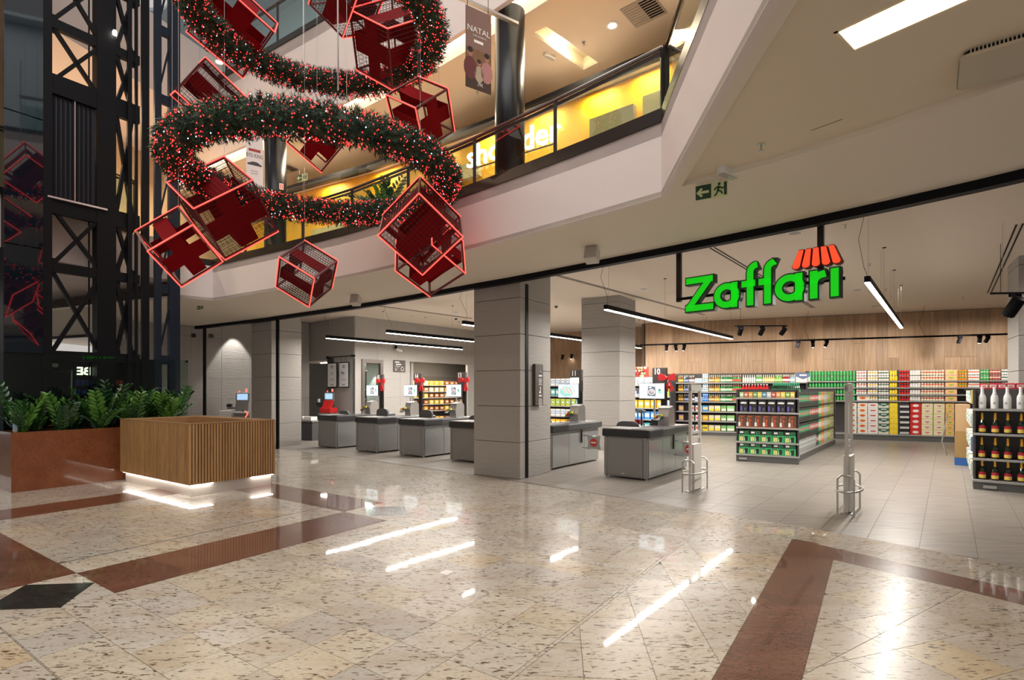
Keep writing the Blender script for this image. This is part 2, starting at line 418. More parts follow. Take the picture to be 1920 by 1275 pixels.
def R_(p0, p1, q0, q1): return [tuple(pq(p0, q0)), tuple(pq(p1, q0)), tuple(pq(p1, q1)), tuple(pq(p0, q1))]
sp, sq = .344, .4065
def mall(p0, p1, q0, q1, extra=None):
    reg = R_(p0, p1, q0, q1)
    for n, d in (extra or []): reg = clip(reg, n, d)
    if len(reg) > 2: tiles_region(reg, P, Q, sp, sq, GRAN, 1.72, -5.76)
QB0, QB1, QC0, QC1 = -5.76, -4.95, -9.6, -8.85
def brown(p0, p1, q0, q1, lp=.8, lq=.8): tiles_region(R_(p0, p1, q0, q1), P, Q, lp, lq, BROWN, p0, q0, gap=.001)
# the facade splits granite from the store's grey tiles: left of the boundary piecewise
def fac_planes_near():   # convex hull parts: facade is convex towards the camera: keep below every segment
    out = []
    for i in range(1, len(FAC) - 1):
        a, b = Vector(FAC[i]), Vector(FAC[i + 1]); d = (b - a).normalized(); n = Vector((-d.y, d.x)); out.append((n, n.dot(a)))
    return out
FPL = fac_planes_near()
mall(1.04, 1.72, QB1, -1.665); mall(-2, 1.04, -16, -1.665)
mall(1.72, 4.55, QC1, -6.222); mall(1.72, 4.55, -6.208, QB0); mall(1.72, 4.55, -16, QC0)
mall(1.72, 4.55, QB1, -1.665)
mall(4.55, 5.23, QB1, -1.665); mall(5.23, 26, -20, -1.665, FPL)
brown(1.72, 4.55, QB0, QB1); brown(1.72, 4.55, QC0, QC1); brown(1.04, 1.72, -13, QB0, .68); brown(4.55, 5.23, -12, QB0, .68)
def node(pc, qc):   # square of beige with a black diamond set in it
    hp, hq = .34, .405; d = [tuple(pq(pc + a * hp, qc + b * hq)) for a, b in ((1, 0), (0, 1), (-1, 0), (0, -1))]
    for k, half in enumerate(((d[0], d[1], d[3]), (d[1], d[2], d[3]))): TILES.append((9, shrink(list(half), .001), BLACKG, (sum(x[0] for x in half) / 3, sum(x[1] for x in half) / 3)))
    for i, (a, b) in enumerate(((1, 1), (-1, 1), (-1, -1), (1, -1))):
        t = [tuple(pq(pc + a * hp, qc)), tuple(pq(pc + a * hp, qc + b * hq)), tuple(pq(pc, qc + b * hq))]
        TILES.append((8, shrink(t, .0015), GRAN, (sum(x[0] for x in t) / 3, sum(x[1] for x in t) / 3)))
node(1.38, -5.355); node(4.89, -5.355)
# right of the seam at q = -1.665: slabs laid at an angle, a brown band, then a third field
dr = Vector((.0866, .9962)); dr2 = Vector((.9962, -.0866))
reg = R_(-2, 26, -1.665, -.755)
for n, d in FPL: reg = clip(reg, n, d)
tiles_region(reg, dr2, dr, .4, .4, GRAN, .14, .2)
bt = [(3.02, 5.73), (3.905, 4.49), (4.6, 3.4), (5.3, 2.0), (5.6, 1.0)]    # thin band, upper edge
bl = [(3.015, 5.02), (3.60, 4.27), (4.2, 3.35), (4.9, 1.9), (5.2, 1.0)]   # thin band, lower edge
bandp = R_(-2, 6.42, -.755, -.345); n1 = (Vector(bl[1]) - Vector(bt[0])).normalized()
nb = Vector((.7, .714)); bandp = clip(bandp, nb, nb.dot(Vector(bt[0])))
tiles_region(bandp, P, Q, .82, .9, BROWN, .5, -.755, gap=.001)
for i in range(4):
    a, b, c, d = bt[i], bt[i + 1], bl[i + 1], bl[i]
    if i == 0: d = tuple(pq(5.86, -.345))
    poly = [a, b, c, d]; TILES.append((5, shrink(poly, .001), BROWN, (sum(x[0] for x in poly) / 4, sum(x[1] for x in poly) / 4)))
    # beige strip between the thin band and the store
t3 = Vector((.9455, .3256)); t4 = Vector((.3256, -.9455))
for i in range(4):
    a, b = bl[i], bl[i + 1]; a = tuple(pq(5.86, -.345)) if i == 0 else a
    e0 = pq(-2 if i == 3 else 5.0 - 1.6 * (i + 1), -.345)
    e1 = pq(5.86 if i == 0 else 5.0 - 1.6 * i, -.345)
    reg = [tuple(e1), a, b, tuple(e0)] if i else [a, b, tuple(e0)]
    tiles_region(reg, t3, t4, .4, .4, GRAN, .1, .05)
strip_out = [tuple(pq(6.42, -.755)), (3.02, 5.73)] 
def strip_between(inner, outer):
    for i in range(len(inner) - 1):
        poly = [inner[i], inner[i + 1], outer[i + 1], outer[i]]
        if parea(poly) > .003: TILES.append((4, shrink(poly, .0015), GRAN, (sum(x[0] for x in poly) / 4, sum(x[1] for x in poly) / 4)))
def fac_at(u):
    k = (u - CX) / F
    for i in range(len(FACS) - 1):
        a, b = Vector(FACS[i]), Vector(FACS[i + 1])
        fa, fb = a.x - k * a.y, b.x - k * b.y
        if fa * fb <= 0 and a.y > 0: t = fa / (fa - fb); return tuple(a + (b - a) * t)
inner = [bt[0], (3.46, 5.11), bt[1], (4.25, 3.95), bt[2], bt[3]]
def near_fac(p):
    best = None
    for i in range(len(FACS) - 1):
        a, b = Vector(FACS[i]), Vector(FACS[i + 1]); d = b - a; t = max(0, min(1, (Vector(p) - a).dot(d) / d.dot(d))); c = a + d * t
        if best is None or (c - Vector(p)).length < best[0]: best = ((c - Vector(p)).length, tuple(c))
    return best[1]
strip_between(inner, [near_fac(p) for p in inner])
wedge = [tuple(pq(6.40, -.755)), bt[0], near_fac(bt[0]), tuple(pq(7.08, -.755))]
TILES.append((4, shrink(wedge, .0015), GRAN, (2.9, 5.9)))
lay(floor1, 'tile')
# store floor
floor2 = struct('floor_store', MB().prism(FACS + [(16, -2), (16, 31), (-22, 31)], -.004, -.0015), GROUTM)
cellr = [(-12, 4), (15, 4), (15, 26), (-12, 26)]
def clip_fac(cell):
    """keep the part beyond the facade: cut by the nearest facade segment"""
    c = Vector((sum(p[0] for p in cell) / len(cell), sum(p[1] for p in cell) / len(cell))); best = None
    for i in range(len(FACS) - 1):
        a, b = Vector(FACS[i]), Vector(FACS[i + 1]); d = b - a; t = max(0, min(1, (c - a).dot(d) / d.dot(d))); x = a + d * t
        if best is None or (x - c).length < best[0]:
            dd = d.normalized(); n = Vector((dd.y, -dd.x)); best = ((x - c).length, n, n.dot(a))
    return clip(cell, best[1], best[2])
tiles_region(cellr, A, B, .9, .45, GREYT, .43, .226, gap=.0022)
TILES = [t for t in ((a, clip_fac(cell), m, c) for a, cell, m, c in TILES) if len(t[1]) > 2 and parea(t[1]) > .004]
lay(floor2, 'tile', tilt=.0003, z=.0)
# ------------------------------------------------------------------ ceilings and slabs
TRL = [(1.64, 5.18), (1.466, 3.07), (1.15, -2)]; TRU = [(1.64, 5.18), (2.23, 4.67), (2.75, 4.08), (3.24, 3.40), (4.4, 1.4), (5.4, -2)]
sof = EDGES + EDGE2[1:] + TRL[::-1] + TRU[1:] + FACS[::-1] + [(-17.4, 16), (-7.07, 11.39)]
je = MB(); je.prism([tuple(pq(1.72, -6.221)), tuple(pq(4.55, -6.221)), tuple(pq(4.55, -6.209)), tuple(pq(1.72, -6.209))], -.01, .0005); je.build('expansion_joint', BLACKM, floor1)
struct('ceiling_soffit', MB().prism(sof, ZS, ZS + .05), SOFP)
slot = [(1.81, 3.02), (2.04, 3.187), (2.9, 2.11), (2.67, 1.94)]
struct('ceiling_tray', MB().prism([TRL[::-1] + TRU[1:], slot], ZS + .05, ZS + .09), TANP)
struct('ceiling_light_well', MB().strip(slot + slot[:1], ZS + .05, ZS + .26, -.02), mat('warm white', (.85, .72, .5), .6))
s_ = thing('ceiling_light', 'long recessed light panel in the ceiling above the store entrance', 'light')
cc = sum((Vector(p) for p in slot), Vector((0, 0))) / 4
MB().prism([tuple(cc + (Vector(p) - cc) * .97) for p in slot], ZS + .2, ZS + .22).build('diffuser', mat('warm diffuser', (1, 1, 1), .5, emit=(1, .9, .68), es=4.5), s_)
# fascias of the gallery slab
struct('wall_fascia', MB().strip(EDGES + EDGE2[1:], ZS - .004, 4.31, .06), PAINT)
struct('trim_1', MB().strip([tuple(Vector(p) * .997) for p in EDGES + EDGE2[1:]], 4.31, 4.45, .10), DARKM)
struct('wall_fascia_return', MB().strip([(-7.07, 11.39), C1], ZS - .004, 4.31, .05), PAINT)
struct('trim_2', MB().strip([(-7.07, 11.39), C1], 4.31, 4.45, .08), DARKM)
far = [(16, -2), (16, 34), (-24, 34), (-24, 20)]
struct('ceiling_store', MB().prism(FACS + far, ZC, ZC + .08), CEILP)
struct('floor_gallery', MB().prism(EDGES + EDGE2[1:] + far + [(-7.3, 11.6)], ZF2 - .2, ZF2), PAINT)
struct('wall_header', MB().strip([tuple(Vector(p) + A * .03) for p in FACS], ZS - .004, ZC + .02, .04), CEILP)
# black door-track beam under the soffit, along the facade
struct('beam_header', MB().strip([tuple(Vector(p) - A * .06) for p in FACS], ZS - .09, ZS, .12), BLACKM)
# left gallery (across the void, behind the lift tower)
ZL0, ZL1 = 3.95, 4.87
lf = LEFTE + [(-7.2, 11.5), (-24, 20.5), (-24, -2)]
struct('floor_left_gallery', MB().prism(lf, ZL0, ZL1 - .05), PAINT)
struct('trim_3', MB().strip(LEFTE, ZL1 - .05, ZL1 + .06, -.05), DARKM)
TANW = mat('tan wall', (.60, .45, .28), .8)
struct('wall_left_gallery', MB().strip([(-11.5, -2), (-11.5, 9), (-10.6, 16), (-9.5, 22)], ZL1, 8.6, .1), TANW)
struct('ceiling_left_gallery', MB().prism([(-9.3, -2), (-9.0, 9), (-8.3, 12), (-7.6, 14.2), (-24, 24), (-24, -2)], 8.45, 10.2), PAINT)
# level 3: same plan 1.2 times farther out
L3 = [tuple(Vector(p) * 1.2) for p in EDGES]; L3 = [(-10.5, 16.2)] + L3 + [(1.80, 5.0), (1.6, 2.5), (1.4, -2)]
Z3 = 7.68
struct('wall_fascia_upper', MB().strip(L3, Z3, 9.66, .08), PAINT)
struct('trim_4', MB().strip([tuple(Vector(p) * .997) for p in L3], 9.66, 9.80, .10), DARKM)
def offs(pts, d):
    out = []; k = len(pts)
    for i in range(k):
        t = (Vector(pts[min(i + 1, k - 1)]) - Vector(pts[max(i - 1, 0)])).normalized(); out.append(tuple(Vector(pts[i]) + Vector((-t.y, t.x)) * d))
    return out
L3i, L3j = offs(L3, .10), offs(L3, .52)
cslot = [tuple(at(u, v, 7.75)) for u, v in ((997, 62), (1025, 50), (1121, 117), (1094, 131))]
struct('ceiling_gallery', MB().prism([L3j + [(16, -2), (16, 30), (-14, 30), (-14, 18)], cslot], 7.75, 7.80), TANP)
struct('ceiling_cove', MB().strip(L3j, 7.75, 8.0, -.02), PAINT)
COVE = mat('cove light', (1, 1, 1), .5, emit=(1, .88, .62), es=3.2)
cv = thing('cove_light', 'continuous glowing cove light along the gallery ceiling edge', 'light')
for i in range(len(L3i) - 1): 
    MB().prism([L3i[i], L3i[i + 1], L3j[i + 1], L3j[i]], 7.96, 7.99).build('diffuser', COVE, cv)
ct = thing('ceiling_light', 'recessed trough light in the gallery ceiling right of the black column', 'light')
cm = sum((Vector(p) for p in cslot), Vector((0, 0))) / 4
MB().prism([tuple(cm + (Vector(p) - cm) * 1.0) for p in cslot], 7.98, 8.0).build('back_plate', mat('lit trough', (.85, .78, .6), .6), ct)
MB().strip(cslot + cslot[:1], 7.76, 8.0, -.015).build('side', MATS['lit trough'], ct)
MB().lathe([(.10, -.02), (.10, .02)], 16, Matrix.Translation((cm.x, cm.y, 7.93))).build('lamp', mat('warm bulb', (1, 1, 1), .5, emit=(1, .9, .7), es=40), ct)
struct('floor_level_three', MB().prism(L3 + [(16, -2), (16, 32), (-20, 32)], 9.4, 9.66), PAINT)
BLUEW = mat('upper level wall', (.50, .58, .62), .7)
struct('wall_level_three', MB().strip([tuple(Vector(p) * 1.32) for p in L3], 9.7, 13.4, .1), BLUEW)
struct('ceiling_level_three', MB().prism([tuple(Vector(p) * 1.02) for p in L3] + [(16, -2), (16, 32), (-26, 32), (-26, 18)], 13.3, 13.4), BLUEW)
# upper-level partitions left of the frame
struct('wall_far_left', MB().strip([(-19, 24), (-13, 21.5), (-9.0, 20.0)], 9.7, 13.4, .1), BLUEW)
# ------------------------------------------------------------------ walls of the store
def panels(root, p0, d, length, z0, z1, pw, ph, m, off=0., th=.03, gap=.006, zoff=0.):
    """stone panels as parts on a vertical plane from p0 along d; face normal to the right of d"""
    rz = rz_of(d); x = -off
    cache = {}
    while x < length - .02:
        a, b = max(x, 0), min(x + pw, length); z = z0 - zoff
        while z < z1 - .02:
            c, e = max(z, z0), min(z + ph, z1); key = (round(b - a, 3), round(e - c, 3))
            if key not in cache: cache[key] = MB().box(gap / 2, b - a - gap / 2, -max(th, 0), max(-th, 0), gap / 2, e - c - gap / 2, c=.003).mesh('panel', m)
            inst('panel', cache[key], root, (p0[0] + d[0] * a, p0[1] + d[1] * a, c), rz)
            z += ph
        x += pw
def column(name, corner, w1, w2, ztop, ph=.6475, mullion=None):
    """square column; corner nearest the camera, faces along -Q (left) and P (right)"""
    c = Vector(corner); a = c - Q * w1; b = c + P * w2; d = a + P * w2
    core = struct(name, MB().prism([tuple(c.lerp(d, .04)), tuple(b.lerp(a, .04)), tuple(d.lerp(c, .04)), tuple(a.lerp(b, .04))], 0, ztop), mat('column core', (.05, .05, .05), .8))
    for s, dd, L in ((a, Q, w1), (c, P, w2), (b, -Q, w1), (d, -P, w2)):
        panels(core, tuple(s), dd, L, 0, ztop, 5, ph, STONE, th=-.03, gap=.008)
    return core
column('column_1', (.142, 9.51), 1.04, 1.07, ZS + .3)
column('column_2', (2.79, 13.9), 1.1, 1.1, ZC)
column('column_3', (-6.62, 14.75), 1.0, .93, ZS + .4)
column('column_4', (10.12, 9.27), 1.0, 1.0, ZC)
# left stone wall
wl0 = Vector((-11.4, 14.72)); wl = struct('wall_left', MB().strip([tuple(wl0), tuple(wl0 + A * 6.3)], 0, ZC, .12), GREYP)
panels(wl, tuple(wl0), A, 6.3, 0, ZC, .9, .6475, STONE, off=.35, th=.02)
# inner block with bulkhead
bc = Vector((-5.25, 17.9)); bs = 1.47
wb = struct('wall_block_right', MB().strip([tuple(bc), tuple(bc + A * 9)], 2.62, ZC, .12), GREYP)
bl_ = struct('wall_block_left', MB().strip([tuple(bc - B * 3.4), tuple(bc)], 2.63, ZC, .12), GREYP)
struct('wall_block_pier', MB().strip([tuple(bc - B * bs), tuple(bc)], 0, 2.63, .12), GREYP)
def seg_wall(name, t0, t1, z0, z1): return struct(name, MB().strip([tuple(bc + A * t0), tuple(bc + A * t1)], z0, z1, .12), GREYP)
lineR = lambda u: ((on_line(u, bc, A) - bc).dot(A))
tD0, tD1, tS0, tS1 = lineR(678), lineR(716), lineR(768), lineR(877)
w1_ = seg_wall('wall_front_1', 0, tD0, 0, 2.62); w2_ = seg_wall('wall_front_2', tD1, tS0, 0, 2.62); w3_ = seg_wall('wall_front_3', tS1, 9, 0, 2.62)
panels(wb, tuple(bc), A, 9, 2.62, ZC, .9, .72, STONE, th=.015)
panels(w1_, tuple(bc), A, tD0, 0, 2.62, .9, .655, STONE, th=.015)
panels(w2_, tuple(bc + A * tD1), A, tS0 - tD1, 0, 2.62, .8, .655, STONE, th=.015)
panels(bl_, tuple(bc - B * 3.4), B, 3.4, 2.63, ZC, 1.7, .71, STONE, th=.015)
struct('ceiling_recess', MB().prism([tuple(bc - B * 5 + A * .1), tuple(bc + A * .1), tuple(bc + A * 3), tuple(bc - B * 5 + A * 3)], 2.66, 2.7), CEILP)
struct('wall_recess', MB().strip([tuple(bc - B * 5 + A * 2.6), tuple(bc - B * .2 + A * 2.6)], 0, 2.66, .1), GREYP)
# back walls
wd = Vector((.9285, -.3714)); wn = Vector((-.3714, -.9285)); W0 = Vector((4.98, 20.0))
bw = struct('wall_back', MB().strip([tuple(W0), tuple(W0 + wd * 13)], 0, ZC, .15), mat('batten', (.12, .08, .05), .8))
x = 0; pc = {}
while x < 12.9:
    pw = random.choice((.26, .3, .34, .4)); z = 2.0
    cut = [2.0] + ([] if random.random() < .6 else [random.choice((2.6, 3.1))]) + [ZC - .01]
    for a, b in zip(cut, cut[1:]):
        k = (pw, round(b - a, 2))
        if k not in pc: pc[k] = MB().box(.002, pw - .002, -.02, 0, .002, b - a - .002, c=.002).mesh('plank', OAK)
        inst('plank', pc[k], bw, (W0.x + wd.x * x, W0.y + wd.y * x, a), rz_of(wd))
    x += pw
W2 = Vector((-3, 27.6)); bw2 = struct('wall_back_left', MB().strip([tuple(W2), tuple(W2 + B * 13)], 0, ZC, .15), MATS['batten'])
x = 3.0
while x < 12.6:
    pw = .4; k = (pw, 9)
    if k not in pc: pc[k] = MB().box(.002, pw - .002, -.02, 0, .002, ZC - 1.9, c=.002).mesh('plank', OAK)
    inst('plank', pc[k], bw2, (W2.x + B.x * x, W2.y + B.y * x, 1.9), rz_of(B)); x += pw
struct('wall_back_return', MB().strip([tuple(W0 + Vector((-.02, .0))), tuple(W0 + A * 5)], 0, ZC, .12), MATS['batten'])
struct('wall_right', MB().strip([(15.9, 16.5), (15.9, -2)], 0, 13, .1), GREYP)
struct('wall_store_end', MB().strip([(-13, 30.5), (15.9, 30.5), ], 0, 13, .1), GREYP)
# ------------------------------------------------------------------ upper shop front
SH = [(-8.6, 16.2), (-6.1, 14.6), (-3.56, 13.15), (-.34, 10.85), (.26, 10.38), (2.45, 8.6), (4.5, 6.7), (6, 4)]
YEL = mat('yellow wall', (.88, .42, .006), .6)
BEI = mat('beige display', (.50, .40, .24), .6)
struct('wall_shop', MB().strip(offs(SH, .45), ZF2, 7.1, .1), YEL)
struct('wall_shop_head', MB().strip(SH, 6.96, 7.14, .10), BLACKM); struct('wall_shop_upper', MB().strip(offs(SH, 1.35), 6.9, 7.75, .10), mat('ochre wall', (.50, .36, .17), .8)); struct('ceiling_shop', MB().strip(offs(SH, .1), 7.12, 7.16, .4), PAINT)
struct('trim_shop_sill', MB().strip(SH, ZF2, ZF2 + .25, .08), DARKM)
def shl(u): 
    k = (u - CX) / F
    for i in range(len(SH) - 1):
        a, b = Vector(SH[i]), Vector(SH[i + 1]); fa, fb = a.x - k * a.y, b.x - k * b.y
        if fa * fb <= 0: t = fa / (fa - fb); return a + (b - a) * t, (b - a).normalized()
for i, (u0, u1, v0, v1, cm_) in enumerate(((566, 700, 395, 470, BEI), (655, 712, 350, 420, BEI), (795, 880, 290, 345, BEI), (1089, 1172, 180, 262, mat('grey display', (.30, .24, .15), .6)), (1190, 1246, 145, 230, BEI))):
    a, d1 = shl(u0); b, d2 = shl(u1); nrm = Vector((-d1.y, d1.x)); Y0 = a.y
    za, zb = max(ZF2 + .26, zat(v1, a.y)), zat(v0, b.y)
    if zb < za + .3: zb = za + .9
    tag(MB().strip([tuple(a + nrm * .30), tuple(b + nrm * .30)], za, zb, .12).build('display_wall', cm_), ('low beige shelf block behind the far left shop glass', 'beige panel behind the plant in the shop window', 'pale display panel left of the shop sign', 'tall grey display panel right of the shop sign', 'beige display panel at the right end of the shop window')[i], 'display')
a, d1 = shl(886); b, _ = shl(1040)
sgn = thing('shop_sign', 'white illuminated shop lettering on the yellow gallery shop front', 'sign', V3(shl(965)[0] - Vector((-d1.y, d1.x)) * .1, 0), rz_of(d1))
LETW = mat('lit white letters', (1, 1, 1), .5, emit=(1, .97, .9), es=3)
word('shoulder', .62, LETW, sgn, (.0, -.04, zat(277, shl(965)[0].y)), ext=.02, bold=.004, sx=1.02)
sb = thing('sign_rail', 'thin dark rail holding the shop lettering', 'rail', sgn.location, rz_of(d1))
MB().box(-1.0, 1.0, .0, .02, zat(296, shl(965)[0].y) - .02, zat(296, shl(965)[0].y)).build('rail', DARKM, sb)
# glazing of the shop
struct('window_1', MB().strip(offs(SH, -.02), ZF2 + .25, 7.05, .012), pane('shop glass', (.95, .95, .9), .05))
# area lights with no fixtures, added to light the yellow shop wall
for i, u in enumerate((600, 700, 800, 900, 1000, 1100, 1200)):
    p_, d_ = shl(u); nrm = Vector((-d_.y, d_.x)); c_ = p_ + nrm * .24
    area('shop_wall_fill', V3(c_, 7.07), .5, .1, 26, (1, .80, .48), (0, 0, rz_of(d_)))
# ------------------------------------------------------------------ gallery railing
ZR = 5.11
def railing(name, label, pts, posts, zr, zb, glassm=GLASS, glass=True):
    r = thing(name, label, 'railing')
    MB().tube([V3(p, zr) for p in pts], .024, 8).build('handrail', mat('bronze handrail', (.22, .19, .18), .25, .9), r, smooth=True)
    MB().strip(pts, zr - .075, zr - .035, .012).build('top_rail', DARKM, r)
    for p in posts: MB().box(-.022, .022, -.02, .02, zb, zr - .02).build('post', DARKM, r).location = (p[0], p[1], 0)
    if glass:
        for i in range(len(pts) - 1):
            a, b = Vector(pts[i]), Vector(pts[i + 1]); g = (b - a) * .01
            MB().strip([tuple(a + g), tuple(b - g)], zb, zr - .08, .01).build('glass_panel', glassm, r)
def edge_pt(u, off=.06, E=None):
    k = (u - CX) / F
    for i in range(len(EDGES) - 1):
        a, b = Vector(EDGES[i]), Vector(EDGES[i + 1]); fa, fb = a.x - k * a.y, b.x - k * b.y
        if fa * fb <= 0: t = fa / (fa - fb); d = (b - a).normalized(); return a + (b - a) * t + Vector((-d.y, d.x)) * off
pu = (455, 563, 655, 760, 884, 1035)
epts = [Vector(C1) + Vector((.0, .12))] + [edge_pt(u) for u in pu] + [Vector(C2) + Vector((.03, .06))]
railing('gallery_railing', 'glass railing with dark handrail along the curved gallery edge', [tuple(p) for p in epts], [tuple(p) for p in epts[1:]], ZR, 4.45)
e2 = [Vector(C2) + Vector((.06, .02)), Vector((1.36, 2.8)), Vector((1.06, -1.5))]
railing('gallery_railing', 'glass railing turning towards the viewer above the white corner', [tuple(p) for p in e2], [tuple(e2[0])], ZR, 4.45)
L3s = [tuple(p) for p in L3[:-2]]
railing('upper_railing', 'top-level glass balustrade under the blue-lit ceiling', offs(L3s, .1), offs(L3s[2:9:2], .1), 10.85, 9.8)
rl = offs(LEFTE, -.08)
railing('gallery_railing', 'glass railing of the far gallery seen through the lift tower', rl, rl, 5.9, 4.93)
# gallery columns
def rcol(name, p, r, z0, z1):
    o = struct(name, MB().lathe([(r, z0), (r, z1)], 32), BLACKC, smooth=False); o.location = (p[0], p[1], 0)
    for pl in o.data.polygons: pl.use_smooth = len(pl.vertices) == 4
    return o
BLACKC = mat('black lacquer', (.006, .006, .008), .32, 0, spec=.28)
c5 = rcol('column_5', (-.035, 8.78), .245, 4.37, 7.76); c6 = rcol('column_6', (-5.74, 13.0), .25, 4.37, 7.76)
fs_ = thing('fire_sign', 'small red and white fire equipment sign on the black gallery column', 'sign', (-5.52, 12.83, zat(349, 12.8)), radians(28))
MB().box(-.045, .045, -.006, 0, -.07, .07).build('plate', WHITEI, fs_); MB().box(-.03, .03, -.009, -.006, -.05, .05).build('red_field', mat('sign red', (.6, .04, .02), .5), fs_)
MB().box(-.009, .009, -.011, -.009, -.03, .03).build('symbol', WHITEI, fs_)

# ------------------------------------------------------------------ banners
def banner(name, label, u0, v0, v1, u1, Y0, d):
    p0 = Vector(((u0 - CX) / F * Y0, Y0)); k = (u1 - CX) / F; t = (k * p0.y - p0.x) / (d[0] - k * d[1]); W = t
    z0, z1 = zat(v1, Y0), zat(v0, Y0)
    b = thing(name, label, 'banner', V3(p0, z0), rz_of(d)); return b, W, z1 - z0
dn = Vector((.831, .556))
bn, W, Hh = banner('hanging_banner', 'brown christmas banner with family photo hanging beside black column', 873, 8, 161, 921, 7.35, dn)
G1 = mat('banner brown', (.22, .13, .11), .6); G2 = mat('banner dark', (.045, .022, .018), .6); SK = mat('skin print', (.35, .17, .11), .6)
MB().box(0, W, 0, .006, Hh * .50, Hh).build('upper_cloth', G1, bn); MB().box(0, W, 0, .006, 0, Hh * .14).build('lower_cloth', G2, bn)
MB().box(0, W, 0, .006, Hh * .14, Hh * .5).build('photo_print', mat('photo warm', (.20, .10, .05), .6, noise=.5, nscale=9), bn)
def fig(cx, zc, s, shirt, hair):
    m = MB(); e = []
    def ell(cx, cz, rx, rz, mi, y): 
        m.plate([(cx + rx * cos(a * pi / 8), cz + rz * sin(a * pi / 8)) for a in range(16)], Matrix.Translation((0, y, 0)), .001, mi)
    ell(cx, zc, .10 * s, .16 * s, 0, -.001); ell(cx, zc + .21 * s, .042 * s, .06 * s, 1, -.002); ell(cx, zc + .25 * s, .044 * s, .04 * s, 2, -.003)
    m.build('printed_figure', [shirt, SK, hair], bn)
HAIR = mat('hair print', (.02, .012, .01), .7)
fig(W * .17, Hh * .25, 1.0, mat('plum shirt', (.13, .03, .035), .7), HAIR); fig(W * .82, Hh * .25, .95, mat('pink shirt', (.42, .2, .2), .7), HAIR)
fig(W * .52, Hh * .20, .72, mat('beige shirt', (.42, .34, .25), .7), HAIR)
word('NATAL', .115, WHITEI, bn, (W * .5, -.003, Hh * .735), ext=.001)
word('E SEU MOMENTO', .028, WHITEI, bn, (W * .55, -.003, Hh * .665), ext=.001)
MB().box(W * .32, W * .68, -.003, 0, Hh * .58, Hh * .615).build('label_strip', WHITEI, bn)
lg = MB()
for i in range(3): lg.bar((W * .45 + i * .035, -.002, Hh * .11 - i * .012), (W * .56 + i * .02, -.002, Hh * .07 - i * .012), .012, .003); lg.bar((W * .45 + i * .02, -.002, Hh * .05), (W * .52 + i * .03, -.002, Hh * .10), .008, .003)
lg.build('emblem', WHITEI, bn)
MB().tube([(0.03, 0, Hh), (.03, 0, Hh + .5)], .004, 6).build('cord', BLACKM, bn); MB().tube([(W - .05, 0, Hh), (W - .05, 0, Hh + .5)], .004, 6).build('cord', BLACKM, bn)
bk = thing('banner_bracket', 'steel truss bracket on the black column holding the christmas banner', 'bracket', V3(Vector((-.75, 7.35)), 0), rz_of(dn))
MB().box(-.1, 1.0, -.03, .03, zat(-4, 7.35), zat(-9, 7.35)).build('arm', STEEL, bk)
bn2, W, Hh = banner('hanging_banner', 'white car advertisement banner hanging beside the far black column', 461.5, 247, 360, 493, 11.3, Vector((.80, .6)))
MB().box(0, W, 0, .006, 0, Hh).build('cloth', mat('banner white', (.62, .58, .60), .6), bn2)
MB().box(W * .14, W * .86, -.002, 0, Hh * .70, Hh * .745).build('red_strip', mat('strip red', (.30, .03, .02), .5), bn2)
INK = mat('grey ink', (.06, .06, .065), .6)
word('BYD KING', .115, INK, bn2, (W * .5, -.002, Hh * .63), ext=.001, sx=.62)
scribble(bn2, W * .5, Hh * .37, W * .6, 2, INK, y=-.001, pitch=.05)
cbody = [(-.13, 0), (.13, 0), (.135, .03), (.10, .045), (.05, .078), (-.04, .08), (-.09, .05), (-.135, .035)]
MB().plate([(W * .5 + x * 1.05, Hh * .47 + z) for x, z in cbody], Matrix.Translation((0, -.001, 0)), .001).build('car_picture', mat('car print', (.04, .042, .05), .4), bn2)
word('///', .09, INK, bn2, (W * .5, -.002, Hh * .14), ext=.001)
for xx in (.04, W - .05): MB().tube([(xx, 0, Hh), (xx, 0, Hh + .4)], .005, 6).build('cord', BLACKM, bn2)
MB().box(0, W + .12, -.02, .02, Hh + .38, Hh + .43).build('support_arm', STEEL, bn2)
# ------------------------------------------------------------------ lift tower
TQ = -11.8
def tp(u, q=TQ):
    """p coordinate where column u meets the plan line q = const"""
    o = Q * q; return ((on_line(u, o, P)) - o).dot(P)
lt = thing('lift_tower', 'black steel truss lift tower behind the planted trough', 'tower', V3(pq(0, TQ), 0), rz_of(P))
# local x = along P, local y = away from the viewer's side (-Q)
PX = {u: tp(u) for u in (5, 89, 200, 243, 257, 275, 297, 328)}
def zt(v, u): return zat(v, pq(tp(u), TQ).y)
TZ = 12.0
for u, w_, y0, y1 in ((89, .13, 0, .14), (201, .30, .02, .25), (243, .07, -.02, .04), (257, .05, .02, .06), (274, .13, .02, .08), (296, .12, -.02, .05), (328, .20, 0, .10)):
    MB().box(tp(u) - w_ / 2, tp(u) + w_ / 2, y0, y1, .2, TZ, c=.006).build('post', STEELB if u > 290 else BLACKM, lt)
zb = [2.19, zt(498, 89), zt(380, 89), zt(150, 89), zt(35, 89), zt(-90, 89)]
xa, xb, xc, xd = tp(89), tp(201), tp(258), tp(332)
for i, z in enumerate(zb):
    hh = .34 if i == 3 else .30 if i == 2 else .17
    MB().box(xa, xc + .05, .03, .13, z - hh / 2, z + hh / 2).build('beam', BLACKM, lt)
